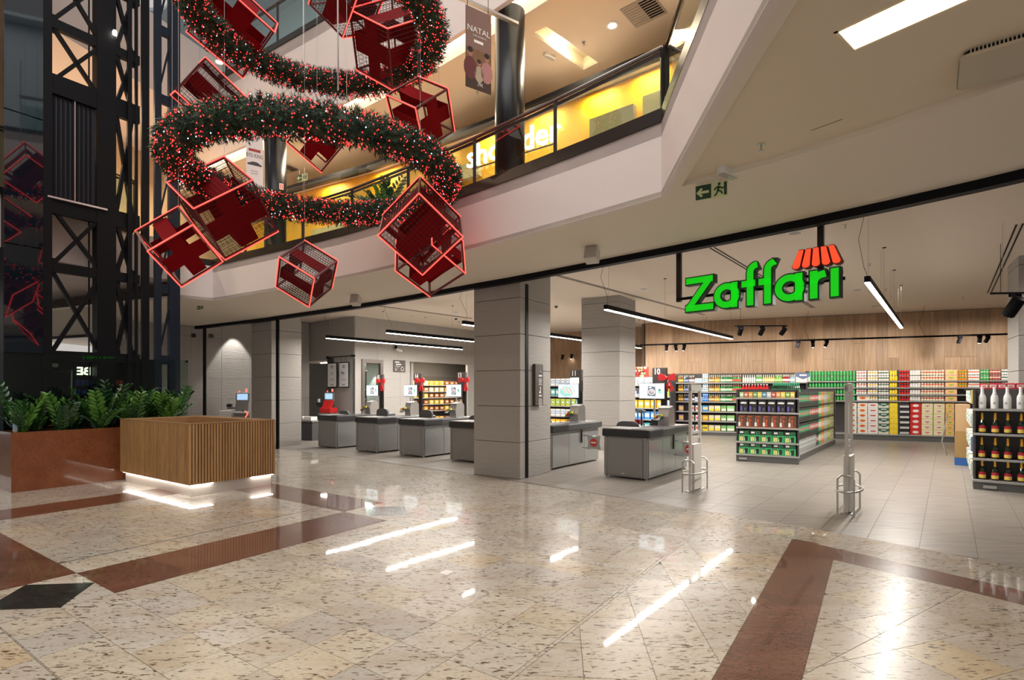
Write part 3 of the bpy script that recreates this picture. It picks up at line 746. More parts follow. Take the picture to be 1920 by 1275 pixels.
for i, (z0, z1) in enumerate(zip(zb, zb[1:])):
    for (x0, x1) in ((xa, xb), (xb + .1, xc)):
        if i == 2 and x0 == xa: continue
        MB().bar((x0 + .05, .08, z0), (x1 - .05, .08, z1), .07, .06).build('brace', BLACKM, lt)
        MB().bar((x0 + .05, .08, z1), (x1 - .05, .08, z0), .07, .06).build('brace', BLACKM, lt)
        for zz in (z0 + .1, z1 - .1):
            for xx in (x0 + .07, x1 - .07): MB().box(xx - .06, xx + .06, .06, .10, zz - .06, zz + .06).build('gusset', BLACKM, lt)
for z in [zb[0] + .55 * k for k in (0, 2.6, 5, 7.3, 9.5, 12, 15)]:
    MB().box(tp(297), tp(328), .02, .10, z - .09, z + .09).build('rung_beam', STEELB, lt)
for k in (.3, 2.9, 5.3, 7.6, 9.9, 12.4):
    z = zb[0] + .55 * k; MB().bar((tp(302), .06, z), (tp(322), .06, z + 1.0), .03, .03).build('thin_brace', STEELB, lt)
# landing doors
dz0, dz1 = zb[2] + .1, zb[3] - .1
dr_ = MB().box(xa + .08, xb - .16, .10, .14, dz0, dz1).build('landing_door', mat('dark door', (.02, .022, .035), .35, .3), lt)
for i in range(9): MB().box(xa + .1 + i * (xb - xa - .34) / 8, xa + .13 + i * (xb - xa - .34) / 8, .075, .10, dz0, dz1).build('door_rib', BLACKM, dr_)
for f_ in (.45, .93): MB().box(xa + (xb - xa) * f_, xa + (xb - xa) * f_ + .018, .05, .08, dz0, dz1 - .05).build('door_edge', mat('pink lit steel', (.4, .3, .3), .3, .8), dr_)
MB().box(xa, xb, -.02, .03, zb[2] + .10, zb[2] + .13).build('sill_light_rail', mat('pale rail', (.6, .55, .58), .3, .6), lt)
MB().lathe([(.03, -.01), (.035, .0), (.035, .05), (.02, .08)], 10, Matrix.Translation((tp(214), -.03, zt(66, 214)))).build('lamp', mat('tower lamp', (1, 1, 1), .5, emit=(1, .9, .75), es=18), lt)
MB().bar((xb - .2, .25, 1.0), (xb - .2, .25, TZ), .02).build('cable', BLACKM, lt)
for u in (266,): MB().tube([(tp(u), .28, .3), (tp(u), .28, TZ)], .014, 6).build('cable', BLACKM, lt)
# dark glazed shaft to its left
gl = thing('lift_shaft_glazing', 'dark reflective glass side of the lift shaft at the picture edge', 'glazing', V3(pq(0, TQ), 0), rz_of(P))
for i, (z0, z1) in enumerate(((2.2, 4.0), (4.0, 6.2), (6.2, 8.4), (8.4, 11.5))):
    MB().box(tp(7), xa - .06, -.01, 0, z0 + .01, z1 - .01).build('glass_panel', mat('near black glass', (.004, .008, .014), .03, 0, spec=.9), gl)
MB().box(tp(7), xa - .05, .02, .30, .2, 11.5).build('shaft_back', BLACKM, gl)
for x_ in (tp(40), tp(55)): MB().box(x_ - .03, x_ + .03, .001, .03, 2.2, 11.5).build('mullion', STEELB, gl)
# low glass screen behind the plants, with the dark pit enclosure behind it
be = thing('reflection_letters', 'two mirror-reversed glowing letters modelled as a reflection in the dark glass above the plants', 'sign', V3(pq(0, TQ), 0), rz_of(P))  # reflection in the glass modelled as solid glowing mirrored letters
word('BE', .20, mat('cream reflection letters', (1, 1, 1), .5, emit=(1, .92, .7), es=1.6), be, (tp(170), .325, 1.93), ext=.004, bold=.006, sx=-1)
gs = thing('glass_screen', 'low clear glass screen standing behind the row of plants', 'glass screen', V3(pq(0, -11.72), 0), rz_of(P))
g0, g1 = tp(-30, -11.72), tp(353, -11.72)
for a, b in ((g0, tp(150, -11.72)), (tp(150, -11.72), g1)): MB().box(a + .004, b - .004, -.006, .006, .9, 2.2).build('glass_panel', GLASS, gs)
MB().lathe([(.022, -.02), (.022, .02)], 12, Matrix.Translation((g1 - .03, 0, 2.17)) @ Matrix.Rotation(pi / 2, 4, 'X')).build('clamp', BLACKM, gs)
pe = thing('lift_enclosure', 'dark panelled enclosure at the foot of the lift tower', 'enclosure', V3(pq(0, TQ), 0), rz_of(P))
MB().box(tp(8), tp(318), .34, .42, 0, 2.2).build('back_panel', mat('dark glossy panel', (.015, .015, .017), .08), pe)
MB().box(tp(145), tp(147), .30, .33, .9, 1.95).build('door_edge', STEEL, pe); MB().box(tp(97), tp(146), .30, .33, 1.9, 1.93).build('door_rail', DARKM, pe)
MB().box(tp(96), tp(119), .26, .33, 1.995, 2.06).build('notice_plate', mat('notice', (.5, .45, .42), .5), pe)
for j, (z_, cols) in enumerate(((1.50, ((.01, .02, .09), (.35, .03, .015))), (1.66, ((.01, .02, .09), (.4, .05, .02))))):
    for i in range(10):
        MB().box(tp(152) + i * .075, tp(152) + i * .075 + .06, .24, .30, z_, z_ + .11, c=.01).build('shelf_item', mat('pit %d' % (i > 4), cols[i > 4], .4), pe)
    MB().box(tp(150), tp(222), .2, .33, z_ - .015, z_).build('shelf', DARKM, pe)
rs = thing('rolling_shutter', 'pale ribbed rolling shutter at the far edge beside the glass shaft', 'shutter', V3(pq(0, -12.6), 0), rz_of(P))
s0, s1 = tp(-60, -12.6), tp(14, -12.6)
for k in range(62): MB().box(s0, s1, -.012 if k % 2 else 0, .02, .3 + k * .07, .3 + k * .07 + .064, c=.006).build('slat', mat('shutter grey', (.33, .38, .45), .4, .3), rs)
# ------------------------------------------------------------------ planter, plants
plq0, plq1, plp0, plp1 = -11.05, -11.7, 2.51, 5.03
pl = thing('planter', 'polished red granite planter trough with a row of glossy green plants', 'planter', V3(pq(plp0, plq0), 0), rz_of(P))
L_, D_ = plp1 - plp0, plq0 - plq1
for nm, b_ in (('front_slab', (0, L_, 0, .03)), ('back_slab', (0, L_, D_ - .03, D_)), ('end_slab', (0, .03, .03, D_ - .03)), ('end_slab', (L_ - .03, L_, .03, D_ - .03))):
    MB().box(b_[0], b_[1], b_[2], b_[3], 0, .93, c=.002).build(nm, PLANTG, pl)
MB().box(.03, L_ - .03, .03, D_ - .03, .70, .84).build('soil', mat('soil', (.02, .013, .009), .95, bump=.8, bscale=50), pl)
pl2 = thing('planter_wing', 'red granite end wall of the planter turning away at the picture edge', 'planter', V3(pq(plp0, plq0), 0), rz_of(P))
MB().box(-.0, .03, .0, 3.0, 0, .93).build('slab', PLANTG, pl2).location = (-.031, 0, 0)
LEAF = [mat('leaf deep green', (.015, .06, .015), .25), mat('leaf mid green', (.03, .11, .018), .25), mat('leaf young green', (.08, .22, .025), .3)]
def frond_mesh(L, lean, mi, seed):
    r = random.Random(seed); mb = MB(); pts = []
    for i in range(9):
        t = i / 8; pts.append(Vector((lean * t * t * L, 0, L * t * (1 - .25 * lean * t))))
    mb.tube(pts, [.008 * (1 - .7 * i / 8) for i in range(9)], 5, mi)
    n = 8
    for k in range(n):
        t = .25 + .75 * k / (n - 1); p = pts[0].lerp(pts[-1], t); i = min(7, int(t * 8)); p = pts[i].lerp(pts[i + 1], t * 8 - i); d = (pts[min(i + 1, 8)] - pts[max(i - 1, 0)]).normalized()
        for sgn_ in (-1, 1):
            ll = (.11 + .04 * sin(pi * t)) * r.uniform(.85, 1.15); wdt = ll * .42
            side = Vector((0, sgn_, 0)); ax = (side * .75 + d * .65 + Vector((r.uniform(-.15, .15), 0, r.uniform(-.1, .1)))).normalized()
            nrm = (ax.cross(side.cross(d))).normalized(); wv = ax.cross(Vector((1, 0, 0)) if abs(ax.x) < .9 else Vector((0, 0, 1))).normalized()
            up = ax.cross(wv).normalized() * .008
            base = p; q1 = base + ax * ll * .35; q2 = base + ax * ll * .7; tip = base + ax * ll
            vs = [base, q1 + wv * wdt * .5 + up, q2 + wv * wdt * .42 + up, tip, q2 - wv * wdt * .42 + up, q1 - wv * wdt * .5 + up, q1 - up, q2 - up]
            mb.add(vs, [(0, 6, 1), (1, 6, 7, 2), (2, 7, 3), (3, 7, 4), (4, 7, 6, 5), (5, 6, 0)], mi)
    return mb.mesh('frond', LEAF)
FR = [frond_mesh(random.uniform(.42, .80), random.uniform(.05, .5), i % 3 if i % 4 else 0, i) for i in range(14)]
npl = 10
for i in range(npl):
    cx_ = .12 + (L_ + .0) * i / (npl - 1) * .93; c = pq(plp0 + cx_, plq0 - .16 - .3 * (i % 2))
    u_ = int(CX + c.x / c.y * F)
    wh = ('beside the water bottle', 'next but one to the water bottle', 'with the tall pale shoot', 'just past the tall pale shoot', 'before the kiosk corner', 'at the kiosk corner', 'over the kiosk corner', 'fourth from the glass clamp', 'third from the glass clamp', 'under the glass clamp')[i]
    t = thing('leafy_plant', 'glossy green leafy plant in the granite planter, ' + wh, 'plant', V3(c, .83), random.uniform(0, 6), 'glossy plants in the granite planter')
    for k in range(15):
        a = k * 2.4 + random.uniform(-.3, .3); o = inst('frond', random.choice(FR), t, (.03 * cos(a), .03 * sin(a), 0), a)
        o.rotation_euler = (random.uniform(-.12, .12), random.uniform(-.1, .34), a); o.scale = (1.12,) * 3 if random.random() < .6 else (.75,) * 3
wbp = pq(plp0 + .03, plq0 - .06) 
bt_ = thing('water_bottle', 'small clear plastic water bottle on the planter rim', 'bottle', V3(at(25, 806, .93), .93))
bt_.location = (wbp.x - .02, wbp.y + .02, .93)
CLEARP = mat('clear plastic', (.55, .6, .65), .12, alpha=.55)
MB().lathe([(.028, 0), (.030, .01), (.030, .06), (.026, .08), (.030, .10), (.028, .14), (.012, .17), (.012, .185)], 14).build('body', CLEARP, bt_, smooth=True)
MB().lathe([(.0305, .075), (.0305, .125)], 14).build('label', mat('blue white label', (.25, .33, .55), .5), bt_); MB().lathe([(.014, .185), (.014, .2)], 12).build('cap', WHITEM, bt_)
# ------------------------------------------------------------------ slatted kiosk
K0 = Vector((-4.756, 7.90)); kz0, kz1 = .177, 1.077; KL, KR = 2.47, 1.373
kk = thing('slatted_kiosk', 'open wooden slatted information kiosk floating on a lit steel plinth', 'kiosk', V3(K0, 0), rz_of(P))
# local x along P (right face), local y along -Q (left face)
KD = mat('kiosk backing', (.07, .032, .012), .6)
pn = .045
for i in range(int(KR / pn)):
    pass
sm = MB().box(-.003, .026, 0, .026, kz0, kz1, c=.002).mesh('slat', SLATW)
ny = int(KL / .044); nx = int(KR / .044)
for i in range(nx):
    inst('slat', sm, kk, ((i + .1) * KR / nx, 0, 0)); 
for i in range(ny): inst('slat', sm, kk, (.0, .03 + (i + .1) * (KL - .03) / ny, 0))
MB().box(.014, KR, .014, .034, kz0 + .003, kz1 - .003).build('backing_panel', KD, kk); MB().box(.014, .034, .034, KL, kz0 + .003, kz1 - .003).build('backing_panel', KD, kk)
MB().box(KR - .03, KR, .034, KL, kz0, kz1).build('side_panel', SLATW, kk); MB().box(.034, KR - .03, KL - .03, KL, kz0, kz1).build('side_panel', SLATW, kk)
CAPW = mat('kiosk rim', (.36, .20, .09), .4, noise=.2, nscale=14)
for b_ in ((-.004, KR + .004, -.004, .06), (-.004, .06, .06, KL), (KR - .30, KR + .004, .06, KL), (.06, KR - .3, KL - .35, KL)):
    MB().box(*b_, kz1, kz1 + .018, c=.003).build('rim', CAPW, kk)
MB().box(.06, KR - .3, .06, KL - .35, .70, .74).build('worktop', CAPW, kk); MB().box(KR - .33, KR - .30, .06, KL - .35, .3, kz1).build('inner_panel', CAPW, kk)
MB().box(.06, KR - .33, KL - .38, KL - .35, .3, kz1).build('inner_panel', CAPW, kk)
MB().box(.034, KR - .03, .034, KL - .03, kz0, kz0 + .02).build('bottom_panel', KD, kk)
MB().box(.07, KR - .04, .07, KL - .04, 0, kz0).build('plinth', mat('mirror steel', (.72, .66, .60), .35, .3), kk)
LEDW = mat('plinth led', (1, 1, 1), .5, emit=(1, .95, .88), es=14)
MB().box(.03, .055, .03, KL - .04, kz0 - .014, kz0 - .002).build('led_strip', LEDW, kk)
MB().box(.055, .36, .03, .055, kz0 - .014, kz0 - .002).build('led_strip', LEDW, kk); MB().box(.98, KR - .03, .03, .055, kz0 - .014, kz0 - .002).build('led_strip', LEDW, kk)

# ------------------------------------------------------------------ hanging neon gift frames
def rotv(w):
    v = Vector(w); return Matrix.Rotation(v.length, 3, v.normalized())
def gift(label, s, t, w, zs, mesh, loops, lit, hang=3.0, neon2=None):
    """open wire cube: bars, neon tubes on two opposite faces, ribbon loops, optional wire mesh"""
    root = thing('neon_gift_frame', label, 'christmas decoration', t, 0, 'hanging neon gift frames')
    root.rotation_euler = rotv(w).to_euler()
    def c(x, y, z): return Vector((x - .5, y - .5, (z - .5) * zs)) * s
    cs = {(x, y, z): c(x, y, z) for x in (0, 1) for y in (0, 1) for z in (0, 1)}
    ed = [(a, b) for a in cs for b in cs if a < b and sum(abs(i - j) for i, j in zip(a, b)) == 1]
    bw_ = .022
    for a, b in ed: MB().bar(cs[a], cs[b], bw_, bw_).build('frame_bar', REDPAINT, root)
    ax = {'z': 2, 'y': 1, 'x': 0}[lit]
    for val in (0, 1):
        ring = []
        o1, o2 = [i for i in (0, 1, 2) if i != ax]
        for i, j in ((0, 0), (1, 0), (1, 1), (0, 1)):
            k = [0, 0, 0]; k[ax] = val; k[o1] = i; k[o2] = j; ring.append(cs[tuple(k)] * 1.035)
        MB().tube([ring[i].lerp(ring[(i + 1) % 4], f_) for i in range(4) for f_ in (.0, .03, .97)], .0075, 6, closed=True).build('neon_tube', NEON, root)
    h = s / 2; bwid = s * .165; e = .012
    for k in loops:
        a_ = {'x': 0, 'y': 1, 'z': 2}[k]; o1, o2 = [i for i in (0, 1, 2) if i != a_]
        rr = random.Random(hash(label) % 1000); mb = MB(); pts = []; n = 6
        for (i0, j0), (i1, j1) in (((-1, -1), (1, -1)), ((1, -1), (1, 1)), ((1, 1), (-1, 1)), ((-1, 1), (-1, -1))):
            for q in range(n):
                f_ = q / n; sag = sin(pi * f_) * .012
                pts.append(((i0 + (i1 - i0) * f_) * (h - .015 - (sag if i0 == i1 else 0)), (j0 + (j1 - j0) * f_) * (h - .015 - (sag if j0 == j1 else 0))))
        vs = []
        for (pu_, pv_) in pts:
            for sgn_ in (-1, 1):
                for inn in (1, .985):
                    v = [0, 0, 0]; v[o1] = pu_ * inn; v[o2] = pv_ * inn; v[a_] = sgn_ * bwid; vs.append(tuple(v))
        m_ = len(pts); fs = []
        for i in range(m_):
            j = (i + 1) % m_; A_, B_ = i * 4, j * 4
            fs += [(A_, A_ + 2, B_ + 2, B_), (A_ + 1, B_ + 1, B_ + 3, A_ + 3), (A_, B_, B_ + 1, A_ + 1), (A_ + 2, A_ + 3, B_ + 3, B_ + 2)]
        mb.add(vs, fs); mb.build('ribbon', REDCLOTH, root)
    if mesh:
        n = 13
        for fx in range(3):
            o1, o2 = [i for i in (0, 1, 2) if i != fx]
            for val in (-1, 1):
                mb = MB()
                for i in range(1, n):
                    q = (-1 + 2 * i / n) * h
                    for (aa, bb) in ((o1, o2), (o2, o1)):
                        p0 = [0, 0, 0]; p1 = [0, 0, 0]; p0[fx] = p1[fx] = val * (h - .004); p0[aa] = p1[aa] = q; p0[bb] = -h; p1[bb] = h
                        mb.bar(p0, p1, .0032, .0032)
                mb.build('wire_mesh', mat('dark wire', (.03, .004, .006), .5), root)
    top = max((Matrix.Rotation(0, 3, 'X') @ (rotv(w) @ v) for v in cs.values()), key=lambda q: q.z)
    R = rotv(w); loc = R.transposed() @ top; up_ = R.transposed() @ Vector((0, 0, hang))
    MB().tube([loc, loc + up_], .0022, 5).build('suspension_cable', STEEL, root)
    return root
gift('large red neon gift frame, meshed, over the small cross-ribboned frame at the lift side', .75, (-3.709, 6.922, 3.942), (.9171, .341, -.7653), -1, True, 'zy', 'z', 6)
gift('small open neon frame with a cross ribbon, lowest at the lift side', .5, (-3.688, 5.952, 3.185), (3.5386, 3.9567, -.2059), 1, False, 'xy', 'z', 6)
gift('large tilted neon frame with dark cross ribbon at the top near the lift tower', .75, (-3.853, 7.439, 6.624), (-3.5585, -1.8225, .2278), -1, False, 'xy', 'y', 4)
gift('small meshed neon frame half hidden behind the garland next to the lift tower', .55, (-3.97, 7.006, 5.437), (3.2943, 3.581, 1.1726), -1, True, 'xz', 'x', 6)
gift('meshed neon frame cut by the top edge beside the vertical steel cable', .6, (-2.284, 7.44, 7.024), (-2.0166, 3.488, 3.2937), -1, True, 'xz', 'z', 4)
gift('big upright meshed neon frame hanging in front of the upper garland', .75, (-1.707, 7.63, 6.524), (.8605, .4133, -.6064), -1, True, 'zx', 'z', 5)
gift('open neon frame with loose bright ribbon under the big upright one', .55, (-1.199, 7.081, 5.245), (-.5503, .6833, -.2761), 1, False, 'zy', 'z', 6)
gift('open neon frame with wide cross ribbon inside the lower garland ring', .55, (-2.779, 7.72, 5.215), (-3.6182, -1.7564, .5339), -1, False, 'xy', 'y', 6)
gift('large diamond-standing meshed neon frame in front of the white fascia', .675, (-1.111, 6.568, 3.607), (-.9177, .2891, .8361), 1, True, 'xz', 'z', 6)
gift('open neon frame hanging lowest, just under the diamond-standing frame', .616, (-1.084, 7.12, 3.38), (-3.2788, -3.1207, -2.0919), 1, False, 'xy', 'z', .4)
gift('small meshed neon frame hanging alone over the store header', .5, (-2.743, 7.166, 3.147), (4.2959, -2.8356, -1.3791), 1, True, 'zy', 'z', 7)

# ------------------------------------------------------------------ garland rings
NEED = [mat('pine dark', (.012, .038, .018), .6), mat('pine light', (.03, .085, .04), .6)]
def garland(label, C, R, r, tilt, nspr, nlamp, seed, hang):
    rr = random.Random(seed); root = thing('lit_garland_ring', label, 'garland', C, 0, 'lit pine garland rings')
    M = Matrix.Rotation(tilt[0], 3, 'X') @ Matrix.Rotation(tilt[1], 3, 'Y')
    def ring(a, rad, ph): 
        q = Vector((cos(a) * (R + rad * cos(ph)), sin(a) * (R + rad * cos(ph)), rad * sin(ph))); return M @ q
    MB().tube([ring(2 * pi * i / 64, 0, 0) for i in range(64)], r * .62, 10, closed=True).build('core', NEED[0], root)
    mb = MB()
    for _ in range(nspr):
        a, ph = rr.uniform(0, 2 * pi), rr.uniform(0, 2 * pi); b = ring(a, r * rr.uniform(.45, .7), ph); o = ring(a, r * 1.6, ph) - ring(a, 0, 0); o.normalize()
        t = M @ Vector((-sin(a), cos(a), 0)); d = (o + t * rr.uniform(-.8, .8) + Vector((rr.uniform(-.4, .4), rr.uniform(-.4, .4), rr.uniform(-.4, .4)))).normalized()
        L = rr.uniform(.08, .13); mi = 0 if rr.random() < .62 else 1; x = d.cross(Vector((rr.random(), rr.random(), rr.random()))).normalized(); y = d.cross(x)
        for k in range(9):
            f_ = k / 8; c_ = b + d * L * f_ * .8; an = k * 2.4; q = (x * cos(an) + y * sin(an)); tip = c_ + (q * .75 + d * .65) * .05; wv = d.cross(q) * .007
            mb.add([c_ - wv, c_ + wv, tip], [(0, 1, 2)], mi)
    mb.build('needles', NEED, root, kind='stuff')
    BR = mat('red fairy bulb', (1, .05, .03), .4, emit=(1, .03, .03), es=4); BWH = mat('white fairy bulb', (1, 1, 1), .4, emit=(.5, .7, 1), es=3.5)
    for m_, nn, s_ in ((BR, nlamp, .0075), (BWH, nlamp // 14, .0075)):
        mb = MB()
        for _ in range(nn):
            a, ph = rr.uniform(0, 2 * pi), rr.uniform(0, 2 * pi); p_ = ring(a, r * rr.uniform(.86, 1.05), ph)
            v = [p_ + Vector(q) * s_ for q in ((1, 0, 0), (-1, 0, 0), (0, 1, 0), (0, -1, 0), (0, 0, 1.2), (0, 0, -1.2))]
            mb.add(v, [(0, 2, 4), (2, 1, 4), (1, 3, 4), (3, 0, 4), (2, 0, 5), (1, 2, 5), (3, 1, 5), (0, 3, 5)])
        m_.cycles.emission_sampling = 'NONE'
        mb.build('fairy_lights', m_, root, kind='stuff')
    for k in range(4):
        p_ = ring(k * pi / 2 + .5, 0, 0); MB().tube([p_, p_ + Vector((0, 0, hang))], .0022, 5).build('suspension_cable', STEEL, root)
garland('lower ring of pine garland with red fairy lights', (-2.38, 6.66, 4.25), 1.56, .185, (radians(2), 0), 5600, 2500, 3, 5)
garland('upper ring of pine garland with red fairy lights, cut by the top edge', (-2.43, 6.75, 6.2), 1.42, .19, (radians(2), 0), 5000, 1900, 5, 4)
for i, (u, v, Y) in enumerate(((634, 170, 6.6),)):
    tag(MB().tube([((u - CX) / F * Y, Y, zat(v, Y)), ((u - 3 - CX) / F * Y, Y, 10)], .010, 6).build('steel_cable', STEEL), 'thick vertical steel cable dropping to the lower garland ring', 'cable')
# ------------------------------------------------------------------ store sign
sd = Vector((.711, -.703)); SG0 = Vector((2.265, 7.46))
sg = thing('store_sign', 'green and red illuminated supermarket sign hanging under the black header', 'sign', V3(SG0, 0), rz_of(sd))
def su(u): return (on_line(u, SG0, sd) - SG0).dot(sd)
GRE = mat('lit green', (.0, .5, .0), .4, emit=(.0, .42, .003), es=1.0); GDK = mat('sign dark green', (.005, .05, .015), .5)
RDL = mat('lit red', (.8, .06, .02), .4, emit=(.85, .07, .02), es=1.0); RDK = mat('sign dark red', (.16, .004, .006), .5)
def band(pts, w_):
    """constant-width stroke polygon strip around a path of (x, z)"""
    pts = [Vector(p) for p in pts]; out = []
    for i in range(len(pts) - 1):
        a, b = pts[i], pts[i + 1]; ta = (pts[min(i + 1, len(pts) - 1)] - pts[max(i - 1, 0)]).normalized(); tb = (pts[min(i + 2, len(pts) - 1)] - pts[i]).normalized()
        na, nb_ = Vector((-ta.y, ta.x)) * w_ / 2, Vector((-tb.y, tb.x)) * w_ / 2
        out.append([a - na, b - nb_, b + nb_, a + na])
    return out
def arc(cx, cz, rx, rz, a0, a1, n=14): return [(cx + rx * cos(a0 + (a1 - a0) * i / n), cz + rz * sin(a0 + (a1 - a0) * i / n)) for i in range(n + 1)]
def letter(name, strokes, polys=(), w_=.09, m=GRE, md=GDK, depth=.10, o=.017):
    root = bpy.data.objects.new(name, None); COL.objects.link(root); root.parent = sg
    fm, bm_ = MB(), MB()
    for st in strokes:
        ww = w_; path = st
        ext = lambda k: [(Vector(path[0]) - (Vector(path[1]) - Vector(path[0])).normalized() * k)] + [Vector(p) for p in path[1:-1]] + [(Vector(path[-1]) + (Vector(path[-1]) - Vector(path[-2])).normalized() * k)]
        for q in band(path, ww): fm.plate(q, Matrix.Translation((0, -.006, 0)), .006)
        for q in band(ext(o), ww + 2 * o): bm_.plate(q, Matrix.Translation((0, depth, 0)), depth + .004)
    for pl_ in polys:
        fm.plate(pl_, Matrix.Translation((0, -.006, 0)), .006)
        c_ = Vector((sum(p[0] for p in pl_) / len(pl_), sum(p[1] for p in pl_) / len(pl_)))
        big = shrink([tuple(p) for p in pl_], -o) if False else [tuple(c_ + (Vector(p) - c_) * (1 + o / max(.03, (Vector(p) - c_).length))) for p in pl_]
        bm_.plate(big, Matrix.Translation((0, depth, 0)), depth + .004)
    fm.build('lit_face', m, root); bm_.build('casing', md, root); return root
zb_, zx, zcap, zf = 2.655, 2.975, 3.115, 3.16
ww = .080
x0, x1 = su(1286), su(1337)
letter('letter', [[(x0 + .01, zcap - .045), (x1, zcap - .045)], [(x1 - .055, zcap - .06), (x0 + .055, zb_ + .06)], [(x0 + .005, zb_ + .045), (x1 + .005, zb_ + .045)]], w_=ww)
def let_a(u0, u1):
    a, b = su(u0), su(u1); r_ = (zx - zb_) / 2 - ww / 2; cx_ = a + r_ + ww / 2
    letter('letter', [arc(cx_, (zx + zb_) / 2, r_ * 1.03, r_, 0, 2 * pi, 24), [(b - ww / 2, zb_), (b - ww / 2, zx)]], w_=ww)
let_a(1340, 1383)
def let_f(u0, u1, du, top):
    a, b = su(u0), su(u1); st = a + .105; r_ = .085
    letter('letter', [[(st, zb_), (st, top - .13)] + [(st + r_ - r_ * cos(t_), top - .13 + .085 * sin(t_)) for t_ in (pi / 8, pi / 4, 3 * pi / 8, pi / 2)] + [(b - .01, top - .045)], [(a, zx - .045), (b - .03, zx - .045)]], w_=ww)
let_f(1391, 1421, 0, zf + .04); let_f(1423, 1451, 0, zf + .04)
let_a(1454, 1505)
a, b = su(1519), su(1549)
letter('letter', [[(a + ww / 2, zb_), (a + ww / 2, zx)], arc(a + ww / 2 + .10, zx - .15, .10, .10, pi, pi / 2, 8) + [(b - .005, zx - .045)]], w_=ww)
a, b = su(1558), su(1575)
letter('letter', [[(a + ww / 2, zb_), (a + ww / 2, zx)]], w_=ww)
a, b = su(1484), su(1579); n = 5
for i in range(5):
    t0, t1 = i / 5, (i + 1) / 5; zt_, zb2 = 3.24, 3.06; mid = (a + b) / 2; W_ = (b - a)
    xt0, xt1 = mid + (t0 - .5) * W_ * .74 + .012, mid + (t1 - .5) * W_ * .74 - .012; xb0, xb1 = mid + (t0 - .5) * W_ + .012, mid + (t1 - .5) * W_ - .012
    r_ = (xb1 - xb0) / 2; cx_ = (xb0 + xb1) / 2
    poly = [(xt0, zt_), *[(cx_ - r_ * cos(q * pi / 8), zb2 - r_ * .8 * sin(q * pi / 8)) for q in range(9)], (xt1, zt_)]
    letter('awning_stripe', [], [poly[::-1]], m=RDL, md=RDK, o=.010)
MB().box(su(1262), su(1579), .105, .14, 2.85, 2.885).build('mounting_rail', BLACKM, sg)
MB().box(su(1455), su(1575), .105, .14, 2.93, 2.96).build('mounting_rail', BLACKM, sg)
for u in (1265, 1533): MB().box(su(u) - .033, su(u) + .033, .105, .15, 2.83, ZS + .03).build('hanger_post', DARKM, sg)
MB().box(su(1265), su(1290), .105, .13, 2.86, 2.88).build('mounting_rail', BLACKM, sg)
# vertical track posts of the shopfront
for u, col in ((385, 0), (522, 0)):
    p_ = Vector(fac_at(u)) - A * .02
    tag(MB().box(-.035, .035, -.035, .035, 0, ZS - .06).build('shutter_post', BLACKM), 'slim black floor-to-header post ' + ('in front of the textured side wall' if u == 385 else 'against the far grey stone column'), 'post').location = (p_.x, p_.y, 0)
c1p = Vector((.142, 9.51)) + P * .17
o = MB().box(0, .09, -.012, .02, 0, ZS - .06).build('shutter_post', BLACKM); tag(o, 'black vertical strip set in the near stone column', 'post'); o.location = (c1p.x, c1p.y, 0); o.rotation_euler = (0, 0, rz_of(P))
# notice board on the near column
c1n = Vector((.142, 9.51)) + P * .42 + Q * .002
nb_ = thing('notice_board', 'brown no-smoking and pet notice board on the near stone column', 'sign', V3(c1n, 0), rz_of(P))
MB().box(0, .27, -.06, 0, zat(760, 9.95), zat(683, 9.95), c=.004).build('board', mat('notice brown', (.075, .058, .048), .5), nb_)
zc_ = zat(700, 9.95)
scribble(nb_, .17, zc_ - .06, .16, 1, WHITEI, h=.03); scribble(nb_, .17, zc_ - .11, .13, 5, WHITEI, pitch=.026)
MB().bar((.13, -.062, zc_ + .03), (.2, -.062, zc_ + .03), .012, .004).bar((.16, -.062, zc_ + .045), (.18, -.062, zc_ + .10), .006, .003).bar((.18, -.062, zc_ + .10), (.15, -.062, zc_ + .12), .006, .003).build('symbol', WHITEI, nb_)
scribble(nb_, .17, zc_ - .43, .16, 1, WHITEI, h=.03); scribble(nb_, .17, zc_ - .48, .14, 6, WHITEI, pitch=.026)
MB().plate([(.12, zc_ - .37), (.2, zc_ - .37), (.19, zc_ - .30), (.175, zc_ - .24), (.15, zc_ - .26), (.15, zc_ - .32)], Matrix.Translation((0, -.061, 0)), .002).build('symbol', WHITEI, nb_)
MB().bar((.13, -.065, zc_ - .26), (.21, -.065, zc_ - .36), .008, .003).build('red_slash', RDK, nb_)
